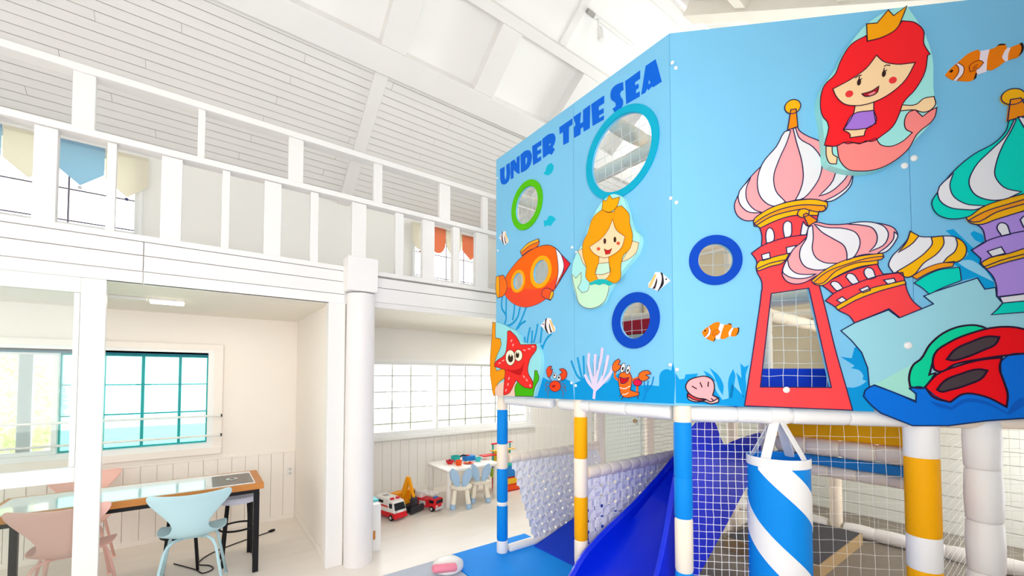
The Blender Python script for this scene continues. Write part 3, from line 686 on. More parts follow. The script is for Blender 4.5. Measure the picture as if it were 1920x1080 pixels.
# bolt caps at the seams
def caps(face, par, pts, r=.011):
    for u, v in pts:
        a, z = face.uv(u, v); c = face.at(a, z, 0); n = face.n; mb = MB()
        mb.tube([c, c + n * .004, c + n * .008, c + n * .010], [r, r, r * .75, r * .2], 14); mb.build('bolt_cap', FOAMW, par, smooth=True)
caps(LF, pL1, [(934, 470), (933, 334)], .009); caps(LF, pL2, [(1258, 372), (1261, 118), (1257, 684)], .011); caps(LF, pL2, [(1081, 473), (1080, 723)]); caps(LF, pL1, [(1073, 464), (1072, 718)])
caps(RF, pR1, [(1268, 380), (1269, 693), (1267, 128)]); caps(RF, pR1, [(1695, 311), (1474, 731)], .018); caps(RF, pR2, [(1713, 297)], .018); caps(RF, pR1, [(1702, 648)], .02)
# title ---------------------------------------------------------------
T1 = (925, 220, 160 / 1234); T2 = (1040, 100, 210 / 1260)
tit = thing('title_lettering', LF.at(-.9, 3.3, .001), 'bright blue UNDER THE SEA lettering along the mural top', 'lettering')
letters = [('letter_u', T1, [(100, 750), (165, 715), (165, 870), (172, 897), (184, 895), (190, 870), (190, 690), (235, 660), (235, 880), (215, 930), (160, 970), (125, 965), (108, 920), (103, 850)], None),
 ('letter_n', T1, [(250, 650), (305, 610), (340, 680), (340, 585), (380, 555), (380, 818), (350, 810), (293, 755), (292, 875), (258, 895)], None),
 ('letter_d', T1, [(398, 540), (480, 480), (530, 480), (553, 530), (553, 620), (530, 700), (480, 760), (402, 800)], [(465, 590), (488, 572), (495, 615), (486, 670), (465, 695)]),
 ('letter_e', T1, [(565, 420), (695, 335), (695, 405), (635, 440), (637, 490), (690, 460), (692, 510), (637, 545), (637, 600), (692, 565), (692, 620), (580, 690)], None),
 ('letter_r', T1, [(712, 315), (830, 238), (875, 235), (895, 275), (888, 370), (858, 430), (890, 465), (842, 540), (806, 525), (722, 590)], [(803, 388), (830, 370), (833, 395), (808, 425)]),
 ('letter_t', T2, [(55, 835), (200, 735), (200, 800), (160, 830), (160, 1000), (100, 1030), (97, 880), (60, 910)], None),
 ('letter_h', T2, [(213, 718), (297, 662), (285, 795), (323, 775), (323, 640), (400, 582), (395, 842), (330, 880), (325, 825), (293, 845), (290, 912), (222, 950), (218, 840), (240, 805)], None),
 ('letter_e', T2, [(415, 575), (557, 478), (557, 560), (495, 600), (497, 650), (550, 620), (552, 670), (500, 700), (500, 735), (555, 700), (553, 745), (430, 815)], None),
 ('letter_s', T2, [(770, 325), (775, 410), (740, 440), (740, 480), (765, 520), (770, 570), (740, 625), (675, 660), (655, 625), (690, 600), (690, 565), (640, 520), (632, 460), (650, 400), (690, 360)], None),
 ('letter_e', T2, [(797, 315), (962, 195), (962, 285), (905, 325), (905, 365), (945, 345), (945, 390), (915, 410), (915, 455), (958, 432), (958, 485), (808, 570)], None),
 ('letter_a', T2, [(1027, 145), (1137, 70), (1205, 318), (1108, 382), (1098, 368), (1055, 415), (1042, 392), (1022, 440), (978, 465)], [(1063, 290), (1085, 335), (1050, 355)])]
for nm, Z, pts, hole in letters:
    px = smooth(conv(Z, pts), True, 50) if nm in ('letter_u', 'letter_d', 'letter_r', 'letter_s') else conv(Z, pts)
    prism(LF, [LF.uv(*p) for p in px], 0, .004, [[LF.uv(*p) for p in conv(Z, hole)]] if hole else []).build(nm, am('#0a63d8'), tit)
# ---- left face prints
FS = (920, 540, 160 / 823); DKB = '#0a93d6'; MDB = '#1c98d2'
f = Fig(LF, 0, pL1)
f.fill('sea_floor', [(1003, 746), (1003, 714), (1012, 707), (1030, 713), (1050, 714), (1060, 711), (1074, 718), (1076.5, 749)], DKB, 2, line=False)
f = Fig(LF, 0, pL2)
f.fill('sea_floor', [(1077.5, 749), (1078, 718), (1090, 713), (1098, 704), (1106, 716), (1130, 721), (1150, 708), (1160, 700), (1170, 712), (1190, 722), (1215, 722), (1236, 724), (1240, 697), (1250, 692), (1259, 695), (1262, 681), (1264, 690), (1264, 757)], DKB, 2, line=False)
def strands(face, par, Z, paths, w, col, name, lay=1):
    g = Fig(face, 0, par); L = []
    for p in paths:
        px = smooth(conv(Z, p), False) if Z else smooth(p, False)
        L.append(([face.uv(u, v) for u, v in px], lay * LAY))
    return g.ribbon(L, w, name, col, h=LAY * .5)
strands(LF, pL1, FS, [[(115, 60), (110, 200), (150, 270), (130, 360), (60, 470)], [(152, 80), (150, 180), (148, 270)], [(232, 140), (225, 240), (212, 310)], [(285, 185), (250, 300), (160, 365), (130, 360)], [(350, 170), (290, 320), (240, 415)], [(338, 318), (290, 350), (262, 390)],
    [(285, 440), (300, 490), (322, 540)], [(330, 470), (330, 540)], [(382, 378), (365, 450), (350, 545)], [(402, 410), (395, 540)], [(455, 345), (440, 430), (415, 530)], [(498, 345), (490, 430), (480, 530)], [(588, 440), (540, 490), (515, 540), (490, 600), (430, 645)], [(320, 540), (420, 560), (500, 560)]], .020, MDB, 'blue_coral')
strands(LF, pL2, None, [[(1071, 676), (1076, 690), (1083, 705), (1096, 716)], [(1083, 670), (1087, 690), (1092, 712)], [(1094, 667), (1095, 690), (1096, 714)]], .018, MDB, 'blue_coral')
strands(LF, pL2, None, [[(1150, 700), (1146, 712), (1138, 722)]], .018, MDB, 'blue_coral')
strands(LF, pL2, None, [[(1114, 748), (1115, 738), (1116, 728)], [(1116, 730), (1104, 716), (1097, 702)], [(1116, 730), (1109, 705), (1104, 680), (1105, 662)], [(1116, 730), (1115, 700), (1117, 664)], [(1116, 730), (1121, 700), (1128, 670), (1130, 652)], [(1117, 730), (1128, 712), (1136, 690), (1141, 666)], [(1117, 731), (1132, 716), (1145, 700), (1150, 686)]], .024, '#dccfe9', 'lilac_coral', 4)
strands(LF, pL2, None, [[(1113, 680), (1114, 705)], [(1124, 668), (1121, 694)], [(1135, 680), (1130, 705)], [(1100, 684), (1104, 704)]], .006, '#6f9ec4', 'coral_inner_line', 5)  # thin blue printed lines over the lilac coral
strands(LF, pL2, None, [[(1226, 706), (1222, 722), (1212, 735), (1206, 752)], [(1216, 714), (1213, 730)], [(1208, 716), (1210, 734)]], .008, '#0f7fcb', 'thin_coral', 3)
# fish silhouettes
TF = (1000, 300, 70 / 540)
f = Fig(LF); tag(f.fill('fish_sticker', conv(TF, [(265, 45), (295, 90), (285, 150), (250, 200), (205, 222), (145, 195), (175, 165), (190, 110), (220, 65)]), '#12b5d2', 3, line=False), 'small teal fish silhouette right under the word UNDER', 'fish decal', 'fish on the mural')
f = Fig(LF); tag(f.fill('fish_sticker', conv(TF, [(215, 820), (255, 805), (330, 855), (290, 900), (250, 955), (200, 945), (165, 970), (150, 875), (185, 880), (210, 850)]), '#12b5d2', 3, line=False), 'small teal fish silhouette right of the green porthole', 'fish decal', 'fish on the mural')
# submarine
SBZ = (920, 430, 160 / 1080); c = lambda p: conv(SBZ, p)
f = Fig(LF)
hol = [[(972 + 0, 527.5)]]
body = smooth(c([(185, 620), (260, 500), (400, 345), (500, 270), (620, 215), (740, 200), (820, 235), (900, 320), (1010, 435), (900, 620), (800, 775), (700, 880), (560, 960), (440, 985), (320, 955), (220, 880), (180, 820)]))
def inv(face, pts): return pts
o = prism(LF, [LF.uv(*p) for p in body], 0, 2 * LAY, [hs1, hs2]).build('submarine', am('#f5650f'), None)
tag(o, 'orange submarine with two round windows and a red nose', 'submarine decal'); f.root = o; bl = [LF.uv(*p) for p in body]; f.lines.append((bl + [bl[0]], 2 * LAY))
lowp = c([(190, 735), (262, 740), (285, 790), (335, 806), (395, 790), (432, 755), (500, 756), (640, 752), (740, 690), (850, 590), (855, 640), (800, 775), (700, 880), (560, 960), (440, 985), (320, 955), (220, 880), (180, 820)])
# lower red hull drawn around the windows
f.fill('red_hull', lowp, '#ea4a2b', 3, line=False)
f.fill('white_nose_band', c([(825, 240), (895, 320), (930, 480), (860, 650), (815, 745), (858, 560), (850, 380)]), '#f3e9ee', 4)
f.fill('red_nose', c([(895, 315), (1010, 435), (865, 672), (925, 540), (930, 440)]), '#e0262f', 4)
f.fill('tail_flange', c([(75, 600), (160, 578), (188, 620), (188, 812), (160, 845), (90, 870), (72, 800)]), '#f0701a', 4)
f.fill('tail_rim', c([(75, 600), (112, 590), (118, 740), (112, 862), (90, 868), (72, 800)]), '#f5a614', 5)
f.fill('hatch', c([(378, 275), (480, 175), (610, 120), (620, 160), (605, 205), (480, 275), (400, 335), (385, 300)]), '#f0701a', 4)
f.fill('hatch_rim', c([(378, 275), (480, 175), (610, 120), (616, 155), (500, 208), (388, 296)]), '#f7b021', 5)
f.fill('thruster', c([(665, 770), (700, 745), (800, 775), (795, 830), (760, 900), (690, 870), (655, 840)]), '#ec5526', 5)
f.fill('thruster_rim', c([(772, 785), (800, 780), (795, 840), (760, 895), (742, 882)]), '#f7b021', 6)
f.ink(.005)
for (u, v, a, b, hole) in ((1014.5, 510, 30, 22, hs1), (972, 527.5, 21, 15.5, hs2)):
    prism(LF, ring_pts(LF, u, v, a)[0], 0, .008, [ring_pts(LF, u, v, b)[0]]).build('window_rim', am('#f8a915'), o)
# striped fish
BF = (1200, 500, 70 / 1080)
def butterfly(cx, cy, sx, sy, label):
    T = lambda pts: [(cx + (u - 1236.5) * sx, cy + (v - 528.5) * sy) for u, v in conv(BF, pts)]
    f = Fig(LF)
    tag(f.fill('striped_fish_sticker', T([(450, 160), (600, 170), (700, 240), (890, 410), (700, 560), (520, 710), (380, 640), (250, 600), (260, 480), (350, 380)]), '#f2e8ea', 5, line=False), label, 'fish decal', 'fish on the mural')
    f.fill('dark_stripe', T([(600, 165), (640, 180), (690, 330), (690, 520), (620, 620), (515, 715), (590, 570), (640, 400), (635, 270)]), '#25232c', 6, line=False)
    f.fill('dark_stripe', T([(500, 320), (510, 400), (450, 640), (370, 640), (430, 540), (470, 420)]), '#2f2a2b', 6, line=False)
    f.fill('yellow_edge', T([(440, 215), (490, 240), (380, 480), (310, 610), (250, 590), (330, 420)]), '#efc275', 6, line=False)
    f.fill('eye', T(ell(770, 365, 24, 24)), '#222230', 6, line=False)
butterfly(1236.5, 528.5, 1, 1, 'black and white striped fish right of the blonde mermaid')
butterfly(1028, 612, -.66, .86, 'black and white striped fish above the starfish\'s right arm')
butterfly(945, 447, -.42, .74, 'tiny pale striped fish at the mural\'s left edge above the submarine')
# crab
CR = (1010, 640, 120 / 1127); c = lambda p: conv(CR, p); f = Fig(LF)
tag(f.fill('crab_sticker', c(ell(297, 790, 97, 97)), '#e8431a', 6), 'small red crab with raised claws right of the starfish', 'crab decal')
L = [([LF.uv(*p) for p in smooth(c(q), False)], 4 * LAY) for q in ([(210, 740), (150, 720), (115, 790)], [(205, 780), (145, 800), (128, 880)], [(220, 830), (175, 870), (172, 970)], [(390, 740), (465, 760), (480, 830)], [(390, 790), (460, 820), (487, 890)], [(380, 830), (430, 880), (430, 985)], [(235, 700), (200, 660), (180, 620)], [(360, 715), (410, 690), (440, 640)])]
for qi, q in enumerate(L): f.ribbon([q], .010, 'leg' if qi < 6 else 'arm', '#5c6d92')
f.fill('claw', c([(145, 500), (210, 435), (238, 440), (205, 505), (248, 485), (240, 560), (200, 635), (170, 630), (148, 560)]), '#e5481c', 6)
f.fill('claw', c([(370, 490), (440, 480), (490, 520), (505, 590), (470, 660), (420, 692), (400, 640), (382, 570), (430, 548), (398, 520)]), '#e5481c', 6)
for x, y, a, b in ((290, 605, 27, 48), (368, 645, 32, 50)):
    f.fill('eye', c(ell(x, y, a, b)), '#f6f4f2', 7); f.fill('pupil', c(ell(x - 2, y - 8, a * .45, b * .45)), '#25202a', 8, line=False)
f.fill('mouth', c([(235, 790), (270, 770), (310, 775), (285, 805), (255, 815)]), '#a01520', 7, line=False)
f.ink(.004)
# lobster
LB = (1120, 650, 120 / 1178); c = lambda p: conv(LB, p); f = Fig(LF)
tag(f.fill('lobster_sticker', c([(405, 560), (430, 490), (480, 470), (600, 475), (638, 560), (632, 720), (615, 800), (700, 830), (775, 840), (770, 895), (680, 920), (590, 935), (490, 925), (440, 860), (412, 740), (398, 640)]), '#f06a1c', 6), 'orange lobster with wide open mouth and raised claw below the royal blue porthole', 'lobster decal')
for q in ([(335, 450), (335, 560), (410, 630)], [(630, 625), (720, 590), (790, 560)], [(742, 720), (742, 830)]): f.ribbon([([LF.uv(*p) for p in smooth(c(q), False)], 5 * LAY)], .016, 'arm', '#e8641c')
for q in ([(440, 870), (410, 920)], [(480, 920), (450, 975)], [(590, 930), (580, 955)], [(740, 900), (760, 960)]): f.ribbon([([LF.uv(*p) for p in smooth(c(q), False)], 4 * LAY)], .006, 'leg', '#4c3a3a')
f.fill('claw', c([(290, 360), (330, 270), (400, 228), (430, 270), (395, 330), (455, 340), (400, 430), (330, 475), (290, 420)]), '#f06a1c', 7)
f.fill('claw', c([(765, 580), (780, 500), (860, 445), (960, 450), (998, 500), (900, 520), (970, 570), (900, 622), (830, 632)]), '#f06a1c', 7)
f.fill('maraca', c(ell(748, 662, 78, 62)), '#d81648', 7)
f.fill('mouth', c([(425, 560), (500, 582), (595, 565), (560, 640), (500, 678), (440, 675)]), '#c5141f', 7)
for x, y, a, b, r in ((482, 390, 38, 88, .25), (577, 425, 36, 82, .25)):
    f.fill('eye', c(ell(x, y, a, b, r)), '#f8f6f4', 8); f.fill('pupil', c(ell(x - 2, y + 14, a * .42, b * .38, r)), '#1d1a1e', 9, line=False)
f.ribbon([([LF.uv(*p) for p in smooth(c(q), False)], 6 * LAY) for q in ([(415, 750), (500, 775), (615, 725)], [(470, 880), (530, 875), (580, 845)])], .005, 'belly_line', '#f6ede4')
f.ink(.0042)
# starfish board (raised cut-out)
SH = .035; c = lambda p: conv(FS, p); f = Fig(LF, SH)
o = f.fill('starfish_cutout', c([(20, 332), (50, 332), (170, 380), (250, 425), (300, 520), (440, 535), (470, 600), (478, 820), (420, 1046), (30, 1040), (18, 1000)]), '#97dfe6', 1, thick=SH, line=False)
tag(o, 'raised board of a smiling red starfish among orange coral at the mural corner', 'cut-out board')
f.fill('orange_coral', c([(20, 332), (48, 335), (46, 480), (95, 490), (102, 540), (62, 650), (40, 730), (60, 800), (135, 770), (140, 860), (80, 910), (45, 1000), (45, 1040), (28, 1036), (18, 1000)]), '#f39b14', 2)
f.fill('sand', c([(45, 1040), (50, 960), (130, 900), (245, 910), (240, 1043)]), '#f1cdbb', 3, line=False)
f.fill('green_weed', c([(240, 1042), (238, 950), (280, 885), (400, 950), (420, 880), (428, 795), (450, 798), (468, 870), (430, 955), (412, 1045)]), '#41b40c', 4)
st_ = f.fill('starfish', c([(165, 418), (190, 410), (250, 470), (292, 547), (438, 543), (446, 568), (380, 690), (360, 800), (412, 948), (402, 970), (330, 958), (250, 890), (150, 1030), (126, 1030), (135, 900), (146, 790), (40, 757), (40, 735), (140, 640), (160, 530)]), '#ee2f2b', 5)
f.fill('mouth', c([(148, 782), (220, 792), (300, 765), (325, 712), (310, 800), (290, 842), (245, 832), (200, 812)]), '#c3161b', 6, parent=st_, line=False)
for x, y, a, b, px_, py_, pa, pb in ((195, 672, 46, 75, 197, 677, 25, 40), (273, 650, 38, 56, 263, 645, 17, 30)):
    f.fill('eye', c(ell(x, y, a, b)), '#f7efd6', 7, parent=st_); f.fill('pupil', c(ell(px_, py_, pa, pb)), '#3a2a1c', 8, parent=st_, line=False); f.fill('eye_glint', c(ell(px_ + 2, py_ - pb * .7, pa * .35, pb * .3)), '#f7efd6', 9, parent=st_, line=False)
for x, y, r in ((205, 508, .4), (220, 550, .2), (330, 600, 1.9), (375, 588, 1.7), (412, 566, 1.6), (180, 872, .2), (170, 930, .2), (325, 855, -.5), (352, 888, -.5), (385, 940, -.3), (125, 700, 1.1), (90, 725, 1.2), (152, 985, .3)):
    f.fill('dash', c(ell(x, y, 6, 15, r, 8)), '#f7a3a0', 6, line=False, parent=st_)
f.ink(.0045, '#5a1d20')
# blonde mermaid (raised cut-out)
G = (1050, 350, 190 / 821); c = lambda p: conv(G, p); f = Fig(LF, SH)
o = f.fill('mermaid_cutout', c([(345, 120), (430, 60), (500, 80), (540, 180), (590, 340), (645, 400), (642, 480), (500, 690), (385, 850), (335, 950), (250, 988), (170, 962), (130, 880), (98, 720), (112, 600), (150, 515), (190, 460), (230, 330), (290, 200)]), '#a5e3e0', 1, thick=SH, line=False)
tag(o, 'raised cut-out of a blonde mermaid with crown and mint tail', 'cut-out board')
SKIN = '#f8d3aa'; ORH = '#f59b0d'
f.fill('arm', c([(500, 610), (560, 500), (590, 440), (640, 455), (620, 530), (560, 585)]), SKIN, 2); f.fill('arm', c([(145, 522), (185, 500), (192, 570), (217, 655), (188, 620), (165, 560)]), SKIN, 2)
f.fill('tail', c([(240, 790), (400, 785), (392, 850), (360, 930), (300, 975), (230, 986), (160, 950), (130, 850), (110, 780), (98, 710), (130, 742), (172, 695), (170, 770), (145, 820), (180, 860), (225, 845)]), '#bfe6c8', 2)
f.fill('hair', c([(350, 180), (270, 250), (225, 380), (190, 450), (188, 560), (215, 650), (213, 740), (250, 782), (310, 758), (400, 765), (450, 782), (482, 760), (495, 640), (520, 550), (555, 520), (590, 400), (568, 300), (560, 220), (500, 155), (455, 170), (440, 205), (380, 208)]), ORH, 3)
f.fill('torso', c([(320, 560), (395, 560), (400, 620), (410, 700), (370, 752), (310, 752), (288, 695), (315, 620)]), SKIN, 4)
f.fill('top', c([(312, 625), (400, 615), (410, 690), (350, 712), (288, 710)]), '#bfe3cd', 5)
f.fill('waistband', c([(235, 785), (310, 752), (370, 752), (432, 788), (395, 802), (360, 785), (320, 798), (280, 788), (255, 800)]), '#1db3b5', 6, line=False)
fc = f.fill('face', c([(430, 265), (460, 350), (530, 405), (505, 490), (430, 555), (370, 577), (310, 562), (262, 525), (243, 490), (350, 410), (400, 340)]), SKIN, 6)
for x, y in ((367, 442), (449, 430)): f.fill('eye', c(ell(x, y, 11, 23)), '#43261c', 7, line=False, parent=fc)
for x, y in ((316, 505), (476, 460)): f.fill('cheek', c(ell(x, y, 14, 14)), '#d8573c', 7, line=False, parent=fc)
f.fill('mouth', c([(362, 505), (390, 517), (425, 502), (408, 545), (375, 550)]), '#c8202a', 7, parent=fc)
f.fill('crown', c([(343, 188), (352, 110), (378, 118), (402, 70), (428, 100), (487, 85), (455, 175), (400, 208)]), '#f7a60c', 5)
f.ink(.0032, '#7a4a20')

# ---- right face prints
f = Fig(RF, 0, pR1); EZ = (1220, 620, 380 / 1920); c = lambda p: conv(EZ, p)
f.fill('sea_floor', c([(238, 684), (236, 400), (272, 462), (320, 455), (330, 415), (450, 405), (430, 442), (570, 450), (620, 570), (680, 655), (740, 640), (765, 500), (885, 625), (905, 560), (912, 722)]), DKB, 1, line=False, corner=40)
f.fill('seaweed', c([(555, 350), (640, 420), (690, 520), (683, 612), (650, 560), (610, 450)]), DKB, 1, line=False, parent=pR1)
f.fill('seaweed', c([(500, 378), (560, 410), (620, 480), (560, 470)]), DKB, 1, line=False, parent=pR1)
f.fill('seaweed', c([(740, 640), (740, 450), (780, 362), (802, 430), (796, 475), (770, 640)]), DKB, 1, line=False, parent=pR1)
f.fill('seaweed', c([(810, 395), (860, 450), (850, 308), (888, 345), (930, 325), (900, 420), (905, 540), (880, 640), (850, 560)]), DKB, 1, line=False, parent=pR1)
PL = (1560, 590, 140 / 796); c = lambda p: conv(PL, p)
f.fill('seaweed', c([(88, 448), (210, 465), (240, 350), (262, 345), (330, 440), (370, 560), (400, 770), (450, 1035), (205, 1025), (145, 772), (230, 777), (320, 745), (370, 708), (325, 690), (335, 650), (300, 600), (203, 570), (242, 545)]), DKB, 1, line=False, corner=40, parent=pR1)
# clam
f = Fig(RF); c = lambda p: conv(EZ, p)
tag(f.fill('clam_sticker', c([(345, 605), (350, 640), (400, 670), (520, 675), (560, 692), (640, 678), (645, 640), (590, 615), (520, 640)]), '#f3b9b6', 3), 'pink clam shell sticker at the foot of the mural', 'clam decal')
f.fill('mouth', c([(352, 592), (440, 640), (522, 656), (500, 662), (400, 650), (348, 620)]), '#d93a3f', 4)
f.fill('upper_shell', c([(330, 530), (352, 480), (440, 440), (530, 435), (585, 470), (602, 540), (585, 612), (638, 640), (560, 672), (520, 650), (440, 638), (360, 590)]), '#f6a9ad', 5)
for q in ([(388, 525), (435, 552)], [(465, 488), (485, 537)], [(545, 483), (540, 532)], [(570, 640), (590, 660)]): f.stroke(c(q), False, 5)
f.ink(.0065, '#2a2030')
# clown fish
CF = (1760, 60, 160 / 1571)
def clown(T, label, w):
    f = Fig(RF)
    tag(f.fill('clownfish_sticker', T([(110, 800), (200, 690), (350, 560), (560, 390), (710, 330), (760, 380), (930, 330), (1070, 270), (1110, 235), (1220, 230), (1250, 310), (1310, 290), (1490, 220), (1540, 260), (1530, 380), (1450, 470), (1320, 510), (1220, 550), (1050, 670), (960, 710), (870, 700), (700, 790), (640, 880), (350, 900), (250, 890)]), '#ee7d08', 4, line=False), label, 'fish decal', 'fish on the mural')
    for q in ([(305, 600), (370, 580), (450, 660), (440, 760), (380, 840), (310, 902), (262, 892), (340, 800), (370, 720), (350, 650)], [(760, 360), (925, 330), (885, 500), (865, 742), (700, 792), (680, 700), (770, 640), (810, 570), (740, 530)], [(1250, 308), (1312, 296), (1268, 420), (1260, 542), (1215, 552), (1158, 480), (1180, 410)]): f.fill('white_band', T(q), '#ecdfe8', 5, line=False)
    for q in ([(1480, 218), (1530, 203), (1552, 260), (1532, 380), (1450, 462), (1500, 370), (1510, 280)], [(1055, 268), (1110, 230), (1222, 228), (1212, 248), (1110, 256)], [(692, 770), (664, 870), (632, 884), (670, 760)]): f.fill('black_tip', T(q), '#231a1a', 5, line=False)
    f.fill('fin', T([(550, 650), (650, 560), (760, 540), (812, 575), (720, 680), (670, 710), (560, 742)]), '#ee7d08', 6)
    f.stroke(T([(610, 670), (700, 610)]), False, 6); f.stroke(T([(610, 700), (690, 660)]), False, 6)
    for q in ([(305, 605), (350, 660), (355, 740), (310, 830), (262, 885)], [(345, 575), (450, 660), (440, 770), (330, 895)]): f.stroke(T(q), True, 5)
    f.fill('eye', T(ell(222, 730, 34, 22, -.6)), '#20100c', 6, line=False)
    f.ink(w, '#7a2c14')
clown(lambda p: conv(CF, p), 'large orange and white clownfish at the upper right of the mural', .0035)
def smallT(p):
    a = math.radians(18.5); out = []
    for x, y in p:
        dx, dy = (x - 825) * .10185, (y - 560) * .10185
        X, Y = dx * math.cos(a) - dy * math.sin(a), dx * math.sin(a) + dy * math.cos(a)
        out.append((1350 + X * .445, 622.5 + Y * .72))
    return out
clown(smallT, 'small orange and white clownfish left of the red tower', .002)
# castle ---------------------------------------------------------------
GOLD = '#f6b414'; GOLDD = '#f39a1c'; RED = '#f6484c'; PINK = '#f4a3a8'; PALE = '#e6e6ea'; TEAL = '#06d3bd'; PURP = '#b08fe0'; CASTLE = '#9ad5e2'
T3 = (1390, 370, 230 / 1307); K2 = (1650, 360, 270 / 1122); S2 = (1450, 380, 250 / 1125); DZ = (1560, 450, 360 / 1111); BZ = (1360, 170, 340 / 1185); CZ = (1640, 150, 280 / 916); KZ = (1280, 360, 1 / 3)
t3 = lambda p: conv(T3, p); k2 = lambda p: conv(K2, p); s2 = lambda p: conv(S2, p); dz = lambda p: conv(DZ, p); bz = lambda p: conv(BZ, p); cz = lambda p: conv(CZ, p); tw_ = lambda p: conv(TW, p)
# blue rays and pale castle wall
f = Fig(RF, 0, pR2)
f.fill('blue_weed', k2([(512, 300), (570, 288), (720, 430), (785, 480), (785, 570), (880, 640), (892, 748), (810, 757), (750, 665), (630, 692), (615, 590), (560, 550), (640, 540), (690, 480), (600, 380)]), '#0ca0dc', 1, line=False, sm=False)
f.fill('blue_weed', k2([(703, 322), (730, 303), (802, 342), (808, 402), (740, 372)]), '#0ca0dc', 1, line=False, parent=pR2)
f.fill('blue_weed_gap', k2([(600, 545), (700, 530), (800, 590), (885, 700), (760, 640), (640, 575)]), '#8fd0ee', 1.5, line=False, parent=pR2)
f = Fig(RF, 0, pR1)
wallp = dz([(50, 525), (130, 480), (325, 405), (385, 450), (515, 400), (585, 370), (530, 325), (590, 300), (840, 220), (882, 285), (945, 275), (950, 325), (975, 355), (1111, 345), (1500, 330), (1500, 860), (480, 930), (245, 838), (215, 850), (205, 740), (170, 650), (110, 580)])
f.fill('castle_wall', wallp, CASTLE, 2, sm=False)
f.fill('light_green_slope', dz([(245, 835), (470, 715), (445, 830), (485, 925), (350, 870)]), '#a3e2d2', 3, line=False, sm=False)  # light green print on the castle wall
f.ink(.006, '#20305c')
# red tower
f = Fig(RF, 0, pR1)
tower = t3([(195, 330), (215, 400), (213, 520), (105, 598), (160, 680), (160, 785), (215, 900), (218, 1000)]) + tw_([(200, 80), (185, 210), (160, 380), (120, 650), (65, 1000), (905, 1035), (850, 840), (770, 560), (700, 270), (645, 60)]) + t3([(830, 930), (800, 600), (770, 420), (800, 250), (818, 180), (500, 200)])
f.fill('castle_tower', tower, RED, 4, corner=45, holes=[conv(TW, [(272, 127), (187, 855), (740, 858), (565, 85)])])
f.fill('gold_ring', t3([(125, 258), (230, 160), (400, 80), (600, 35), (800, 28), (908, 55), (912, 90), (893, 135), (850, 157), (822, 152), (808, 197), (700, 195), (540, 200), (350, 258), (195, 332), (175, 315), (135, 310)]), GOLD, 6)
f.fill('orange_ring', t3([(135, 280), (250, 202), (450, 120), (650, 85), (885, 95), (892, 135), (850, 155), (650, 130), (500, 155), (300, 215), (152, 305)]), GOLDD, 7)
for q in ([(262, 492), (258, 390), (275, 342), (300, 328), (330, 350), (342, 380), (336, 468)], [(457, 432), (440, 330), (450, 280), (485, 256), (525, 275), (531, 320), (515, 420)], [(625, 402), (640, 310), (655, 262), (690, 305), (716, 310), (700, 360), (682, 402)]): f.fill('arched_window', t3(q), PALE, 6, corner=70)
for q in ([(210, 615), (295, 590), (305, 652), (225, 677)], [(475, 537), (577, 515), (555, 575), (512, 602), (480, 600)]): f.fill('square_window', t3(q), PALE, 6, sm=False)
f.fill('gold_band', t3([(165, 705), (300, 650), (505, 598), (480, 650), (450, 690), (300, 740), (180, 787), (158, 770), (155, 740)]), GOLD, 6)
f.stroke(t3([(105, 598), (215, 520), (350, 465), (500, 425), (690, 400)]), True, 5); f.stroke(t3([(160, 765), (300, 705), (460, 670)]), True, 6.5)
f.ink(.0058)
# onion dome builder
def dome(par, conv_, outline, base, stripes, finial=None, cone=None, lay=8, name='onion_dome', fn='finial_ball'):
    f = Fig(RF, 0, par); f.fill(name, conv_(outline), base, lay, corner=60)
    for col, q in stripes: f.fill('stripe', conv_(q), col, lay + 1, corner=75)
    if finial: f.fill(fn, conv_(finial), GOLD, lay + 1)
    if cone: f.fill('finial_cone', conv_(cone), '#f08c12', lay + 2, sm=False)
    f.ink(.0055); return f
dome(pR1, bz, [(400, 265), (385, 310), (300, 430), (160, 570), (80, 690), (58, 750), (80, 820), (130, 850), (190, 845), (240, 800), (400, 730), (560, 710), (660, 725), (740, 690), (800, 620), (832, 560), (830, 520), (760, 470), (700, 400), (620, 335), (520, 290), (480, 260), (470, 240)], PINK, [
    (PALE, [(412, 262), (330, 370), (240, 480), (207, 600), (230, 700), (295, 752), (345, 755), (390, 727), (330, 660), (313, 580), (350, 450), (400, 340), (424, 265)]),
    (PALE, [(441, 250), (460, 330), (500, 480), (506, 580), (480, 670), (455, 716), (490, 712), (570, 640), (622, 540), (625, 450), (570, 370), (480, 310), (456, 245)]),
    (PALE, [(727, 495), (700, 590), (610, 690), (660, 675), (740, 620), (798, 530), (790, 505)]), (PALE, [(832, 545), (800, 620), (720, 685), (645, 722), (672, 726), (750, 690), (822, 610)]),
    (PALE, [(165, 570), (82, 690), (92, 740), (140, 790), (245, 800), (190, 780), (140, 720), (135, 640)])], ell(438, 107, 54, 44, -.5), [(425, 128), (460, 123), (471, 238), (404, 260)], 3.5)
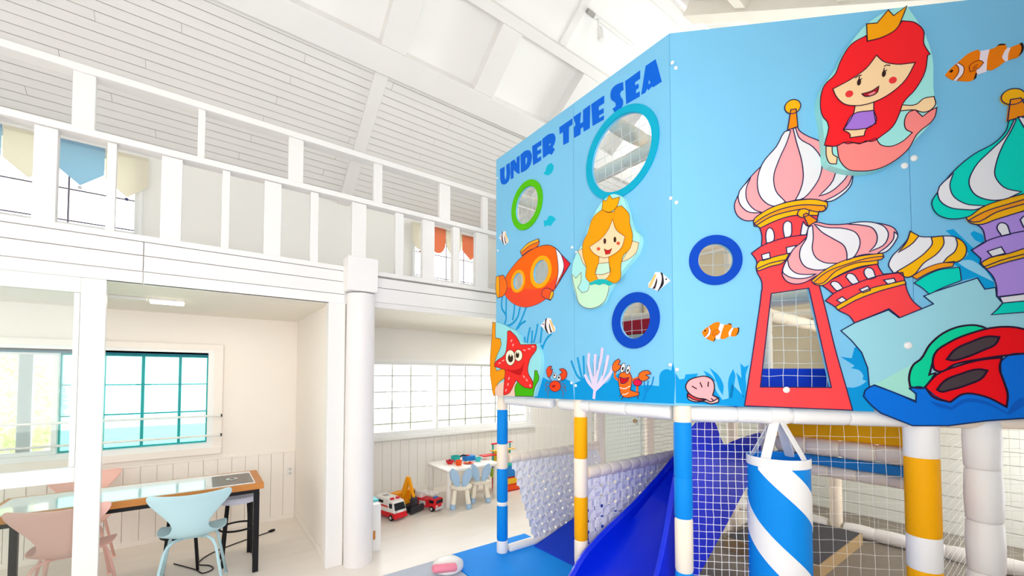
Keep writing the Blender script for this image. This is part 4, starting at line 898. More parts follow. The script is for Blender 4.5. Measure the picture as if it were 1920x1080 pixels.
# second tower (small red)
f = Fig(RF, 0, pR1)
f.fill('small_tower', s2([(400, 695), (640, 580), (870, 515), (890, 560), (920, 605), (1085, 590)]) + k2([(187, 690), (210, 780), (250, 850), (320, 910), (150, 980), (65, 910)]) + s2([(960, 900), (680, 1015), (640, 960), (540, 905), (515, 880), (435, 830), (500, 770), (450, 730)]), RED, 6, corner=40)
f.fill('gold_band', s2([(515, 880), (600, 830), (800, 730), (1000, 680), (1100, 658), (1112, 687), (900, 745), (700, 820), (540, 907)]), GOLD, 8)
for q in ([(540, 747), (475, 690), (490, 670), (530, 670), (582, 722)], [(670, 692), (605, 630), (620, 603), (660, 603), (717, 672)], [(795, 647), (758, 580), (780, 553), (822, 558), (857, 632)]): f.fill('arched_window', s2(q), PALE, 8, corner=75)
for q in ([(528, 825), (575, 795), (612, 825), (565, 847)], [(718, 735), (790, 705), (812, 740), (750, 762)], [(923, 655), (1010, 640), (1027, 670), (960, 692)]): f.fill('square_window', s2(q), PALE, 8, sm=False)
f.stroke(s2([(435, 830), (500, 770), (700, 680), (900, 615), (1085, 590)]), True, 7)
f.ink(.0055)
dome(pR1, s2, [(290, 200), (300, 250), (250, 320), (160, 400), (120, 470), (80, 540), (70, 610), (100, 660), (170, 688), (260, 675), (340, 630), (450, 570), (600, 490), (760, 440), (900, 430), (990, 370), (1030, 310), (1040, 270), (1010, 220), (940, 190), (850, 175), (740, 165), (600, 185), (440, 185), (370, 170), (335, 172)], PINK, [
    (PALE, [(308, 200), (270, 310), (220, 400), (220, 480), (258, 540), (330, 568), (430, 566), (540, 515), (420, 507), (350, 465), (322, 400), (330, 300), (324, 200)]),
    (PALE, [(338, 185), (430, 212), (600, 225), (690, 260), (722, 320), (700, 420), (660, 470), (612, 488), (612, 430), (590, 370), (500, 310), (400, 250)]),
    (PALE, [(605, 185), (740, 166), (850, 175), (930, 210), (960, 260), (940, 340), (800, 420), (862, 340), (866, 280), (830, 220), (740, 195)]),
    (PALE, [(1010, 250), (1040, 278), (1020, 330), (905, 430), (875, 428), (960, 365), (1005, 305)]),
    (PALE, [(113, 478), (130, 550), (180, 595), (260, 609), (355, 605), (300, 630), (180, 642), (110, 620), (74, 590), (85, 530)])], [(195, 105), (210, 70), (260, 57), (297, 70), (290, 112), (222, 128)], [(245, 107), (270, 93), (367, 155), (288, 203)], 9)
f = Fig(RF, 0, pR1); f.k = 11
f.fill('gold_ring', s2([(313, 662), (400, 590), (520, 520), (700, 460), (912, 430), (922, 465), (870, 490), (875, 520), (700, 550), (500, 640), (400, 702), (342, 692)]), GOLD, 11)
f.fill('orange_ring', s2([(325, 680), (440, 590), (620, 520), (800, 470), (920, 455), (915, 470), (860, 490), (700, 510), (520, 580), (380, 690)]), GOLDD, 12)
f.ink(.005)
# yellow dome
f = Fig(RF, 0, pR2)
f.fill('teal_base', k2([(262, 710), (340, 660), (450, 610), (615, 588), (622, 630), (630, 690), (500, 740), (380, 797), (320, 745)]), TEAL, 4, corner=40); f.ink(.005)
dome(pR2, k2, [(230, 308), (295, 345), (390, 352), (480, 345), (580, 352), (640, 390), (667, 440), (650, 500), (610, 542), (560, 550), (400, 590), (260, 652), (210, 667), (130, 627), (100, 632), (63, 570), (80, 520), (160, 430), (210, 370)], PALE, [
    ('#f8b80e', [(230, 308), (297, 345), (250, 400), (135, 475), (205, 385)]), ('#f8b80e', [(393, 355), (484, 345), (492, 400), (450, 470), (330, 560), (250, 652), (205, 667), (128, 620), (260, 540), (360, 460), (402, 400)]),
    ('#f8b80e', [(582, 355), (640, 390), (667, 440), (645, 515), (605, 542), (487, 552), (510, 520), (580, 460), (596, 410)])], lay=5)
f = Fig(RF, 0, pR2); f.fill('gold_ring', k2([(243, 660), (330, 605), (450, 560), (572, 543), (560, 582), (450, 602), (350, 642), (280, 682)]), GOLDD, 7); f.ink(.0045)
# purple tower
f = Fig(RF, 0, pR2)
f.fill('purple_tower', k2([(740, 250), (788, 285), (818, 390), (708, 455), (780, 520), (775, 560), (820, 600), (880, 670), (902, 740), (905, 818), (1122, 792), (1385, 765), (1390, 600), (1450, 470), (1440, 400), (1400, 200), (1350, 110), (1122, 150)]), PURP, 5, corner=45)
f.fill('white_plinth', k2([(928, 820), (1122, 795), (1400, 765), (1400, 832), (1122, 850), (950, 866)]), PALE, 4, sm=False)
f.fill('teal_plinth', k2([(950, 866), (1122, 850), (1400, 832), (1460, 925), (1122, 937), (862, 957), (910, 915)]), TEAL, 4, sm=False)
f.fill('gold_ring', k2([(663, 205), (700, 170), (850, 90), (1000, 45), (1122, 8), (1400, -40), (1425, 60), (1122, 147), (900, 215), (760, 257), (690, 240)]), GOLD, 7)
f.fill('orange_ring', k2([(680, 225), (800, 160), (1000, 95), (1122, 60), (1400, 0), (1410, 30), (1122, 95), (900, 160), (720, 238)]), GOLDD, 8)
f.fill('gold_band', k2([(778, 560), (800, 540), (1000, 480), (1122, 440), (1420, 375), (1430, 440), (1122, 512), (950, 557), (820, 602)]), GOLD, 7)
for q in ([(940, 347), (903, 275), (925, 245), (970, 250), (1007, 332)], [(1125, 290), (1083, 220), (1115, 190), (1160, 198), (1190, 272)]): f.fill('arched_window', k2(q), PALE, 7, corner=75)
f.fill('square_window', k2([(828, 465), (935, 430), (967, 480), (865, 507)]), PALE, 7, sm=False); f.fill('square_window', k2([(1120, 390), (1200, 365), (1225, 415), (1140, 437)]), PALE, 7, sm=False)
f.stroke(k2([(708, 455), (800, 395), (1000, 330), (1122, 305), (1440, 250)]), True, 6); f.stroke(k2([(790, 590), (950, 530), (1122, 485), (1425, 415)]), True, 7.5)
f.ink(.0058)
dome(pR2, cz, [(820, 250), (800, 310), (740, 380), (600, 460), (480, 560), (380, 690), (343, 760), (370, 820), (430, 850), (520, 852), (570, 840), (640, 790), (800, 730), (916, 700), (1150, 660), (1290, 640), (1340, 560), (1270, 420), (1090, 310), (960, 262), (910, 225)], TEAL, [
    (PALE, [(848, 245), (800, 340), (700, 440), (605, 540), (570, 640), (600, 700), (680, 737), (780, 737), (890, 690), (780, 660), (728, 590), (740, 500), (780, 400), (830, 310), (858, 250)]),
    (PALE, [(475, 575), (378, 690), (390, 740), (440, 780), (540, 798), (620, 796), (665, 775), (540, 760), (470, 710), (453, 650)]),
    (PALE, [(868, 232), (916, 310), (1000, 400), (1080, 520), (1060, 640), (1000, 685), (1110, 668), (1165, 560), (1120, 430), (980, 310), (892, 232)])], ell(840, 108, 74, 48, -.2), [(822, 127), (886, 117), (945, 215), (805, 257)], 9)
# flippers and wave
f = Fig(RF, 0, pR2)
f.fill('teal_wave', dz([(450, 850), (443, 800), (470, 720), (510, 690), (560, 610), (640, 540), (740, 500), (860, 500), (905, 520), (700, 620), (590, 690), (560, 780), (595, 770), (530, 855), (480, 855)]), '#0bd49c', 4, line=True)
f.fill('red_flipper', dz([(580, 720), (590, 660), (680, 590), (800, 540), (950, 505), (1070, 508), (1180, 545), (1300, 600), (1290, 660), (1111, 657), (1000, 668), (850, 690), (700, 722), (620, 762), (590, 750)]), '#f3121c', 5)
f.fill('dark_sole', dz([(660, 690), (700, 640), (800, 590), (900, 558), (962, 562), (950, 592), (860, 642), (760, 682), (690, 697)]), '#4b4044', 6)
f.fill('red_flipper', dz([(535, 850), (600, 780), (720, 730), (850, 695), (978, 680), (965, 740), (990, 820), (1012, 900), (1005, 965), (880, 905), (750, 892), (680, 938), (580, 907)]), '#f3121c', 5, corner=45)
f.fill('dark_sole', dz([(603, 865), (640, 820), (740, 775), (850, 748), (893, 755), (870, 792), (780, 837), (680, 867), (620, 876)]), '#4b4044', 6)
f.ink(.010, '#2b1630')
f2 = Fig(RF, 0, pR2)
f2.fill('blue_wave', dz([(180, 905), (190, 870), (240, 840), (350, 880), (482, 938), (484, 890), (445, 860), (500, 848), (540, 860), (600, 907), (680, 938), (750, 892), (880, 905), (1005, 965), (1014, 890), (975, 780), (970, 705), (1020, 665), (1111, 655), (1400, 640), (1400, 1042), (1111, 1031), (280, 1001), (220, 950)]), '#0a72de', 4.5, corner=50)
f2.ink(.007, '#143060')
f2.fill('dark_wave', dz([(560, 930), (620, 945), (690, 965), (760, 920), (880, 930), (1010, 1000), (1060, 930), (1150, 900), (1400, 880), (1400, 920), (1150, 940), (1020, 1012), (880, 950), (770, 940), (690, 985), (600, 960)]), '#0a5fc6', 5, line=False, corner=40)
# red-haired mermaid (raised cut-out)
A_ = (1520, 0, 260 / 851); c = lambda p: conv(A_, p); f = Fig(RF, .05)
o = f.fill('mermaid_cutout', c([(338, 155), (470, 70), (590, 38), (690, 190), (745, 345), (758, 590), (775, 660), (745, 740), (650, 850), (530, 980), (400, 1043), (260, 1052), (160, 1030), (108, 1008), (88, 890), (70, 740), (55, 640), (80, 530), (160, 420), (230, 290)]), '#9fe4df', 1, thick=.05, line=False)
tag(o, 'raised cut-out of a red-haired mermaid with gold crown and pink tail', 'cut-out board')
SK = '#f6d3a2'; HR = '#f2252b'
f.fill('arm', c([(545, 645), (650, 640), (690, 607), (755, 593), (765, 640), (740, 672), (690, 690), (640, 677), (545, 682)]), SK, 2)
f.fill('arm', c([(93, 898), (130, 900), (137, 950), (162, 965), (157, 1007), (115, 1002), (98, 970)]), SK, 2)
f.fill('tail', c([(160, 895), (220, 872), (300, 880), (400, 850), (425, 887), (480, 900), (560, 870), (622, 815), (582, 792), (575, 740), (600, 690), (640, 675), (685, 717), (730, 682), (773, 660), (760, 720), (650, 825), (600, 912), (520, 983), (400, 1041), (300, 1051), (230, 1041), (180, 990)]), '#f98a86', 2)
f.fill('hair', c([(340, 220), (250, 272), (180, 380), (150, 455), (80, 530), (58, 620), (75, 720), (102, 752), (83, 893), (160, 897), (200, 875), (222, 883), (260, 878), (300, 884), (340, 866), (370, 870), (440, 830), (500, 780), (545, 690), (562, 640), (640, 550), (700, 440), (715, 342), (730, 335), (692, 270), (690, 190), (640, 142), (560, 130), (520, 180), (440, 230), (345, 256)]), HR, 3, corner=48)
f.fill('torso', c([(272, 640), (385, 618), (385, 690), (397, 760), (335, 800), (325, 835), (240, 847), (240, 830), (198, 800), (260, 700)]), SK, 4)
f.fill('bandeau', c([(255, 705), (385, 680), (399, 745), (380, 770), (290, 797), (198, 797)]), '#a777d8', 5)
fc = f.fill('face', c([(400, 343), (440, 380), (520, 398), (637, 388), (580, 490), (480, 580), (390, 627), (280, 652), (200, 640), (150, 590), (133, 550), (260, 480), (335, 425)]), SK, 6)
for x, y in ((293, 508), (445, 456)):
    f.fill('eye', c(ell(x, y, 12, 21, .2)), '#3a2320', 7, line=False, parent=fc)
    f.stroke(c([(x + 2, y - 12), (x + 18, y - 22)]), False, 7); f.stroke(c([(x - 2, y - 16), (x + 2, y - 34)]), False, 7)
f.stroke(c([(268, 484), (290, 470), (308, 466)]), True, 7); f.stroke(c([(445, 412), (462, 404), (484, 406)]), True, 7)
for x, y in ((233, 580), (500, 496)): f.fill('cheek', c(ell(x, y, 25, 20, -.4)), '#e8393c', 7, line=False, parent=fc)
mo = f.fill('mouth', c([(310, 580), (370, 562), (414, 533), (404, 570), (360, 594), (325, 594)]), '#a82028', 7, parent=fc)
f.fill('tongue', c([(345, 584), (385, 566), (395, 573), (360, 590)]), '#f08a90', 8, line=False, parent=fc)
f.fill('crown', c([(340, 150), (405, 145), (472, 65), (506, 100), (587, 40), (555, 120), (530, 172), (440, 230), (345, 256)]), '#f5a30c', 5, corner=40)
f.ink(.0048, '#3a1c30')

# ================================================================== ROOM FURNITURE
# dining table
tx0, tx1, ty0, ty1 = -1.12, .455, 4.12, 4.72
tb = thing('dining_table', ((tx0 + tx1) / 2, (ty0 + ty1) / 2, 0), 'long table with glossy white top, wooden edge and black legs', 'table')
TWOOD = mat('table_edge_wood', '#c98545', .45, .15, 6, stretch=(1, 10, 10))
gx0, gx1, gy0, gy1 = .10, .385, 4.20, 4.60
fr_ = MB(); e = .03
fr_.box(tx0, tx1, ty0, ty0 + e, .70, .75).box(tx0, tx1, ty1 - e, ty1, .70, .75).box(tx0, tx0 + e, ty0 + e, ty1 - e, .70, .75).box(tx1 - .06, tx1, ty0 + e, ty1 - e, .70, .75)
fr_.build('wooden_edge', TWOOD, tb, bevel=.003)
box('table_top', mat('gloss_white_laminate', '#e9eef2', .08, .01, 4, spec=.6, coat=.6), (tx0 + e, tx1 - .06, ty0 + e, ty1 - e, .705, .7505), tb)
box('grill_plate', mat('grill_steel', '#7d7672', .35, .15, 20, metal=.6), (gx0, gx1, gy0, gy1, .7506, .754), tb, .002)
MB().lathe(((gx0 + gx1) / 2, (gy0 + gy1) / 2, 0), [(.045, .754), (.047, .757), (.02, .758), (.018, .755)], 24).build('vent_ring', mat('polished_steel', '#cfcfd2', .2, metal=1), tb, smooth=True)
MB().lathe(((gx0 + gx1) / 2, (gy0 + gy1) / 2, 0), [(.018, .7551), (.018, .7585)], 18).build('vent_cap', BLACK, tb)
for x in (tx0 + .03, tx1 - .07):
    for y in (ty0 + .03, ty1 - .07): box('leg', BLACK, (x, x + .042, y, y + .042, 0, .665), tb, .003)
MB().box(tx0 + .03, tx1 - .03, ty0 + .03, ty0 + .07, .665, .70).box(tx0 + .03, tx1 - .03, ty1 - .07, ty1 - .03, .665, .70).box(tx0 + .03, tx0 + .07, ty0 + .07, ty1 - .07, .665, .70).box(tx1 - .07, tx1 - .03, ty0 + .07, ty1 - .07, .665, .70).build('apron', BLACK, tb)
# shell chairs
def shell_chair(label, m, loc, rot):
    t = thing('shell_chair', (0, 0, 0), label, 'chair', 'shell chairs at the table')
    # side profile (y back, z) and half width
    prof = [(-.21, .425, .16), (-.19, .445, .195), (-.12, .45, .215), (-.02, .44, .222), (.06, .435, .21), (.12, .44, .17), (.165, .465, .125), (.195, .51, .105), (.215, .56, .115), (.232, .62, .155), (.247, .68, .20), (.26, .735, .238), (.27, .775, .255), (.276, .80, .25), (.279, .812, .235)]
    nu = 14; rows = []
    for k, (y, z, w) in enumerate(prof):
        back = max(0, (z - .5) / .3); row = []
        for i in range(nu + 1):
            s = -1 + 2 * i / nu
            curl = (.035 * (1 - back) + .0 * back) * s * s * (1 if k > 1 else .4)
            yy = y - .05 * back * s * s
            zz = z + curl - .018 * back * (1 - s * s) * (1 if k > 11 else 0)
            row.append(Vector((s * w, yy, zz)))
        rows.append(row)
    mb = MB(); mb.add([p for r in rows for p in r], [(k * (nu + 1) + i, k * (nu + 1) + i + 1, (k + 1) * (nu + 1) + i + 1, (k + 1) * (nu + 1) + i) for k in range(len(rows) - 1) for i in range(nu)])
    sh = mb.build('seat_shell', m, t, smooth=True)
    so = sh.modifiers.new('solid', 'SOLIDIFY'); so.thickness = .012; so.offset = 0
    sb = sh.modifiers.new('sub', 'SUBSURF'); sb.levels = 1; sb.render_levels = 2
    for sx in (-1, 1):
        for sy, yy in ((-1, -.17), (1, .19)):
            MB().tube([(sx * .04, sy * .05, .425), (sx * .10, sy * .09, .422), (sx * .135, yy * .75, .405), (sx * .155, yy * .85, .36), (sx * .215, yy * 1.2, .008)], .0105, 10).build('leg', m, t, smooth=True)
            MB().lathe((sx * .215, yy * 1.2, 0), [(.013, 0), (.013, .012)], 10).build('foot', m, t)
    MB().box(-.06, .06, -.07, .07, .418, .432).build('seat_mount', m, t)
    t.location = loc; t.rotation_euler = (0, 0, rot); return t
PALEB = mat('pale_blue_plastic', '#b5d7e0', .4, .02); PINKC = mat('pale_pink_plastic', '#f5c4b9', .4, .02)
# chair built with its back at +y: turned so the sitter faces the table
shell_chair('pale blue shell chair with its back to the room, near the grill plate', PALEB, (-.02, 4.10, 0), math.pi - .07)
shell_chair('pink shell chair seen half through the sliding glass door', PINKC, (-.69, 4.17, 0), math.pi - .1)
shell_chair('pink shell chair on the window side of the table', PINKC, (-.80, 5.04, 0), .05)
# stool under the table end
stl = thing('round_stool', (.30, 4.52, 0), 'black-framed round stool with pale seat under the table end', 'stool')
MB().lathe((.30, 4.52, 0), [(.15, .53), (.16, .545), (.16, .565), (.15, .58)], 28).build('seat', mat('pale_lilac_vinyl', '#d9d8ea', .5), stl, smooth='auto')
for k in range(4):
    a = math.pi / 4 + k * math.pi / 2
    MB().tube([(.30 + .11 * math.cos(a), 4.52 + .11 * math.sin(a), .53), (.30 + .165 * math.cos(a), 4.52 + .165 * math.sin(a), 0)], .011, 8).build('leg', BLACK, stl, smooth=True)
MB().tube([(.30 + .138 * math.cos(2 * math.pi * k / 28), 4.52 + .138 * math.sin(2 * math.pi * k / 28), .30) for k in range(28)], .009, 8, close=True).build('foot_ring', BLACK, stl, smooth=True)
# second stool further left
st2 = thing('round_stool', (-.10, 4.60, 0), 'black-framed round stool behind the pale blue chair', 'stool')
MB().lathe((-.10, 4.60, 0), [(.15, .53), (.16, .545), (.16, .565), (.15, .58)], 28).build('seat', mat('pale_lilac_vinyl', '#d9d8ea', .5), st2, smooth='auto')
for k in range(4):
    a = math.pi / 4 + k * math.pi / 2
    MB().tube([(-.10 + .11 * math.cos(a), 4.60 + .11 * math.sin(a), .53), (-.10 + .165 * math.cos(a), 4.60 + .165 * math.sin(a), 0)], .011, 8).build('leg', BLACK, st2, smooth=True)
MB().tube([(-.10 + .138 * math.cos(2 * math.pi * k / 28), 4.60 + .138 * math.sin(2 * math.pi * k / 28), .30) for k in range(28)], .009, 8, close=True).build('foot_ring', BLACK, st2, smooth=True)
# dark bench frame left of the table, behind the pink chair
# outlet and cable
ol = thing('wall_outlet', (.865, BY - .02, .50), 'white wall socket on the boarded wall by the corner', 'socket')
box('plate', METALW, (.835, .895, BY - .024, BY - .014, .49, .60), ol, .004)
for z in (.522, .568): MB().tube([(.865, BY - .024, z), (.865, BY - .028, z)], .016, 14).build('socket', mat('socket_grey', '#cfcac4', .5), ol)
cab = thing('power_cable', (.5, 4.9, 0), 'black power cable with a plug lying on the floor under the table', 'cable')
pth = [(-.15, 4.75, .006), (.0, 4.5, .006), (.05, 4.38, .006), (.12, 4.42, .006), (.10, 4.52, .006), (.02, 4.62, .006), (.10, 4.80, .006), (.3, 4.95, .006), (.5, 5.05, .006), (.62, 5.1, .008)]
sm3 = []
for i in range(len(pth) - 1):
    p0, p1, p2, p3 = [Vector(pth[max(0, min(len(pth) - 1, i + d))]) for d in (-1, 0, 1, 2)]
    for k in range(6):
        t = k / 6; sm3.append(.5 * ((2 * p1) + (p2 - p0) * t + (2 * p0 - 5 * p1 + 4 * p2 - p3) * t * t + (3 * p1 - p0 - 3 * p2 + p3) * t ** 3))
MB().tube(sm3, .005, 8).build('cord', BLACK, cab, smooth=True)
MB().tube([(.61, 5.098, .014), (.64, 5.11, .014), (.67, 5.122, .014)], [.008, .015, .012], 10).build('plug', BLACK, cab, smooth=True)
# ceiling lamp of the room
la = thing('ceiling_lamp', (-.23, 4.56, 2.30), 'slim glowing ceiling lamp in the small room', 'ceiling lamp')
box('diffuser', mat('lamp_diffuser', '#fff4e2', .4, 0, emit=9), (-.345, -.12, 4.52, 4.60, 2.262, 2.283), la, .008)
box('base', METALW, (-.35, -.115, 4.515, 4.605, 2.283, 2.2995), la, .003)
box('cable_duct', METALW, (-.62, -.36, 4.535, 4.575, 2.278, 2.2995), la, .004)
ll = bpy.data.lights.new('ceiling_lamp_light', 'AREA'); ll.shape = 'RECTANGLE'; ll.size = .22; ll.size_y = .07; ll.energy = 9; ll.color = (1, .88, .72)
llo = bpy.data.objects.new('ceiling_lamp_light', ll); COL.objects.link(llo); llo.location = (-.23, 4.56, 2.255)
lb_ = thing('ceiling_lamp', (4.15, 4.9, 2.335), 'added slim glowing ceiling lamp of the play corner, unseen behind the mural', 'ceiling lamp')  # unseen lamp added to brighten the play corner
box('diffuser', mat('lamp_diffuser', '#fff4e2'), (3.85, 4.45, 4.85, 4.95, 2.297, 2.318), lb_, .008)
box('base', METALW, (3.84, 4.46, 4.845, 4.955, 2.318, 2.3345), lb_, .003)
ll = bpy.data.lights.new('added_nook_light', 'AREA'); ll.shape = 'RECTANGLE'; ll.size = .6; ll.size_y = .1; ll.energy = 42; ll.color = (1, .95, .88)
llo = bpy.data.objects.new('added_nook_light', ll); COL.objects.link(llo); llo.location = (4.15, 4.9, 2.29)
# track light on the high ceiling
def sa(x, y, n): # point under slope A
    return SA[0] + SA[1] * x + SA[2] * ((BY - y) * NRM) + SA[3] * n
tr = thing('track_light', sa(3.6, 2.95, -.09), 'white ceiling track with one spotlight on the high ceiling', 'spotlight')
MB().fbox(SA, 3.30, 4.05, (BY - 2.95) * NRM - .016, (BY - 2.95) * NRM + .016, -.098, -.065).build('track', METALW, tr, bevel=.003)
MB().fbox(SA, 3.26, 3.36, (BY - 2.95) * NRM - .022, (BY - 2.95) * NRM + .022, -.098, -.055).build('feed_box', mat('grey_plastic', '#a9a6a2', .5), tr, bevel=.003)
h0 = sa(3.42, 2.95, -.06)
MB().tube([h0, h0 + Vector((0, 0, -.10))], .008, 8).build('stem', METALW, tr, smooth=True)
MB().tube([h0 + Vector((0, 0, -.09)), h0 + Vector((.01, -.01, -.11)), h0 + Vector((.02, -.02, -.23)), h0 + Vector((.021, -.021, -.24))], [.02, .032, .036, .03], 18).build('lamp_head', METALW, tr, smooth='auto')

# ================================================================== PLAY CORNER
# children's table
kx0, kx1, ky0, ky1 = 2.50, 3.32, 4.68, 5.30
kt = thing('kids_table', ((kx0 + kx1) / 2, (ky0 + ky1) / 2, 0), 'small white plastic children\'s table under the play corner window', 'table')
KW = mat('white_toy_plastic', '#f2efe9', .35, .01)
box('table_top', KW, (kx0, kx1, ky0, ky1, .435, .475), kt, .018)
for x in (kx0 + .05, kx1 - .05):
    for y in (ky0 + .05, ky1 - .05): MB().lathe((x, y, 0), [(.044, 0), (.046, .02), (.036, .3), (.03, .437)], 20).build('leg', KW, kt, smooth='auto')
# bunny stools
BB = mat('bunny_blue_plastic', '#a9c8e6', .4, .02); KC = mat('cream_stool_plastic', '#f3ecdc', .4, .02)
def bunny(label, loc, rot):
    t = thing('bunny_stool', (0, 0, 0), label, 'stool', 'bunny stools at the small table')
    MB().lathe((0, 0, 0), [(.02, .235), (.13, .235), (.145, .25), (.145, .27), (.13, .283), (.02, .287)], 28).build('seat', KC, t, smooth='auto')
    for k in range(4):
        a = math.pi / 4 + k * math.pi / 2; d = Vector((math.cos(a), math.sin(a), 0))
        MB().tube([d * .135 + Vector((0, 0, .06)), d * .12 + Vector((0, 0, .12)), d * .10 + Vector((0, 0, .24))], [.033, .031, .026], 14).build('leg', KC, t, smooth='auto')
        MB().tube([d * .143 + Vector((0, 0, 0)), d * .135 + Vector((0, 0, .0605))], [.036, .0335], 14).build('foot_cap', BB, t, smooth='auto')
    for s in (-1, 1):
        pts = []
        for q in range(9):
            z = q / 8; w = [.026, .034, .042, .05, .054, .053, .046, .034, .010][q]
            cx = s * (.035 + .075 * z); cz = .275 + .235 * z; cy = .105 + .02 * z
            n = 12; pts.append([Vector((cx + w * math.cos(2 * math.pi * i / n), cy + .011 * math.sin(2 * math.pi * i / n) * (1 if q < 8 else .5), cz - s * w * math.cos(2 * math.pi * i / n) * .3)) for i in range(n)])
        MB().rings(pts).build('ear_backrest', BB, t, smooth=True)
    t.location = loc; t.rotation_euler = (0, 0, rot)
bunny('cream bunny-ear stool in front of the small white table, nearer the toy vehicles', (2.68, 4.66, 0), math.pi - .5)
bunny('cream bunny-ear stool nearer the blue striped post', (3.02, 4.74, 0), math.pi - .5)
# toys on the small table
def toy(name, label, cat='toy'):
    return lambda o: tag(o, label, cat, 'play dishes on the small table')
ZT_ = .475
tq = mat('toy_teal', '#1fb6b3', .4); tbm = mat('toy_blue', '#2a86d8', .4); to = mat('toy_orange', '#f4581a', .4); trd = mat('toy_red', '#d9262f', .4); tyl = mat('toy_yellow', '#f6c02a', .4); tlt = mat('toy_aqua', '#45c9d4', .4)
o = thing('toy_pot', (2.86, 5.12, ZT_), 'teal toy pot with a black handle on the small table', 'toy', 'play dishes')
MB().lathe((2.86, 5.12, 0), [(.05, ZT_), (.062, ZT_ + .01), (.065, ZT_ + .075), (.058, ZT_ + .075), (.055, ZT_ + .02)], 24, cap=True).build('bowl', tq, o, smooth='auto')
MB().tube([(2.915, 5.09, ZT_ + .065), (2.95, 5.06, ZT_ + .085), (2.985, 5.03, ZT_ + .075)], .011, 10).build('handle', BLACK, o, smooth=True)
o = thing('toy_stove', (3.04, 5.08, ZT_), 'blue toy box block on the small table', 'toy', 'play dishes')
box('body', tbm, (2.97, 3.13, 5.02, 5.13, ZT_, ZT_ + .065), o, .008); MB().lathe((3.03, 5.08, 0), [(.03, ZT_ + .065), (.03, ZT_ + .078)], 18).build('knob', trd, o)
o = thing('toy_bowl', (2.72, 5.02, ZT_), 'red toy bowl at the left end of the play dishes', 'toy', 'play dishes')
MB().lathe((2.72, 5.02, 0), [(.03, ZT_), (.05, ZT_ + .02), (.06, ZT_ + .045), (.055, ZT_ + .045), (.04, ZT_ + .015)], 22).build('bowl', trd, o, smooth='auto'); MB().lathe((2.72, 5.02, 0), [(.02, ZT_ + .03), (.035, ZT_ + .04), (.015, ZT_ + .062)], 14).build('lid', mat('toy_maroon', '#8f2140', .4), o, smooth='auto')
o = thing('toy_cup', (2.77, 4.87, ZT_), 'orange toy cup nearest the table front', 'toy', 'play dishes')
MB().lathe((2.77, 4.87, 0), [(.035, ZT_), (.045, ZT_ + .065), (.04, ZT_ + .065), (.032, ZT_ + .01)], 22).build('cup', to, o, smooth='auto')
MB().tube([(2.727, 4.87, ZT_ + .05), (2.705, 4.87, ZT_ + .045), (2.70, 4.87, ZT_ + .03), (2.73, 4.87, ZT_ + .02)], .006, 8).build('handle', to, o, smooth=True)
o = thing('toy_plate', (2.93, 4.89, ZT_), 'orange toy plate holding pale play food', 'toy', 'play dishes')
MB().lathe((2.93, 4.89, 0), [(.05, ZT_), (.075, ZT_ + .012), (.07, ZT_ + .013), (.045, ZT_ + .005)], 26).build('plate', to, o, smooth='auto')
for dx, dy, m in ((-.02, .01, mat('toy_bread', '#e8cfa4', .7)), (.022, -.01, trd), (.01, .03, mat('toy_bread', '#e8cfa4'))): MB().lathe((2.93 + dx, 4.89 + dy, 0), [(.012, ZT_ + .006), (.02, ZT_ + .015), (.008, ZT_ + .026)], 12).build('play_food', m, o, smooth=True)
o = thing('toy_tumbler', (3.11, 4.93, ZT_), 'aqua toy tumbler at the right end of the play dishes', 'toy', 'play dishes')
MB().lathe((3.11, 4.93, 0), [(.03, ZT_), (.044, ZT_ + .055), (.04, ZT_ + .055), (.028, ZT_ + .008)], 20).build('cup', tlt, o, smooth='auto'); MB().tube([(3.152, 4.93, ZT_ + .045), (3.175, 4.93, ZT_ + .035), (3.148, 4.93, ZT_ + .02)], .006, 8).build('handle', tlt, o, smooth=True)
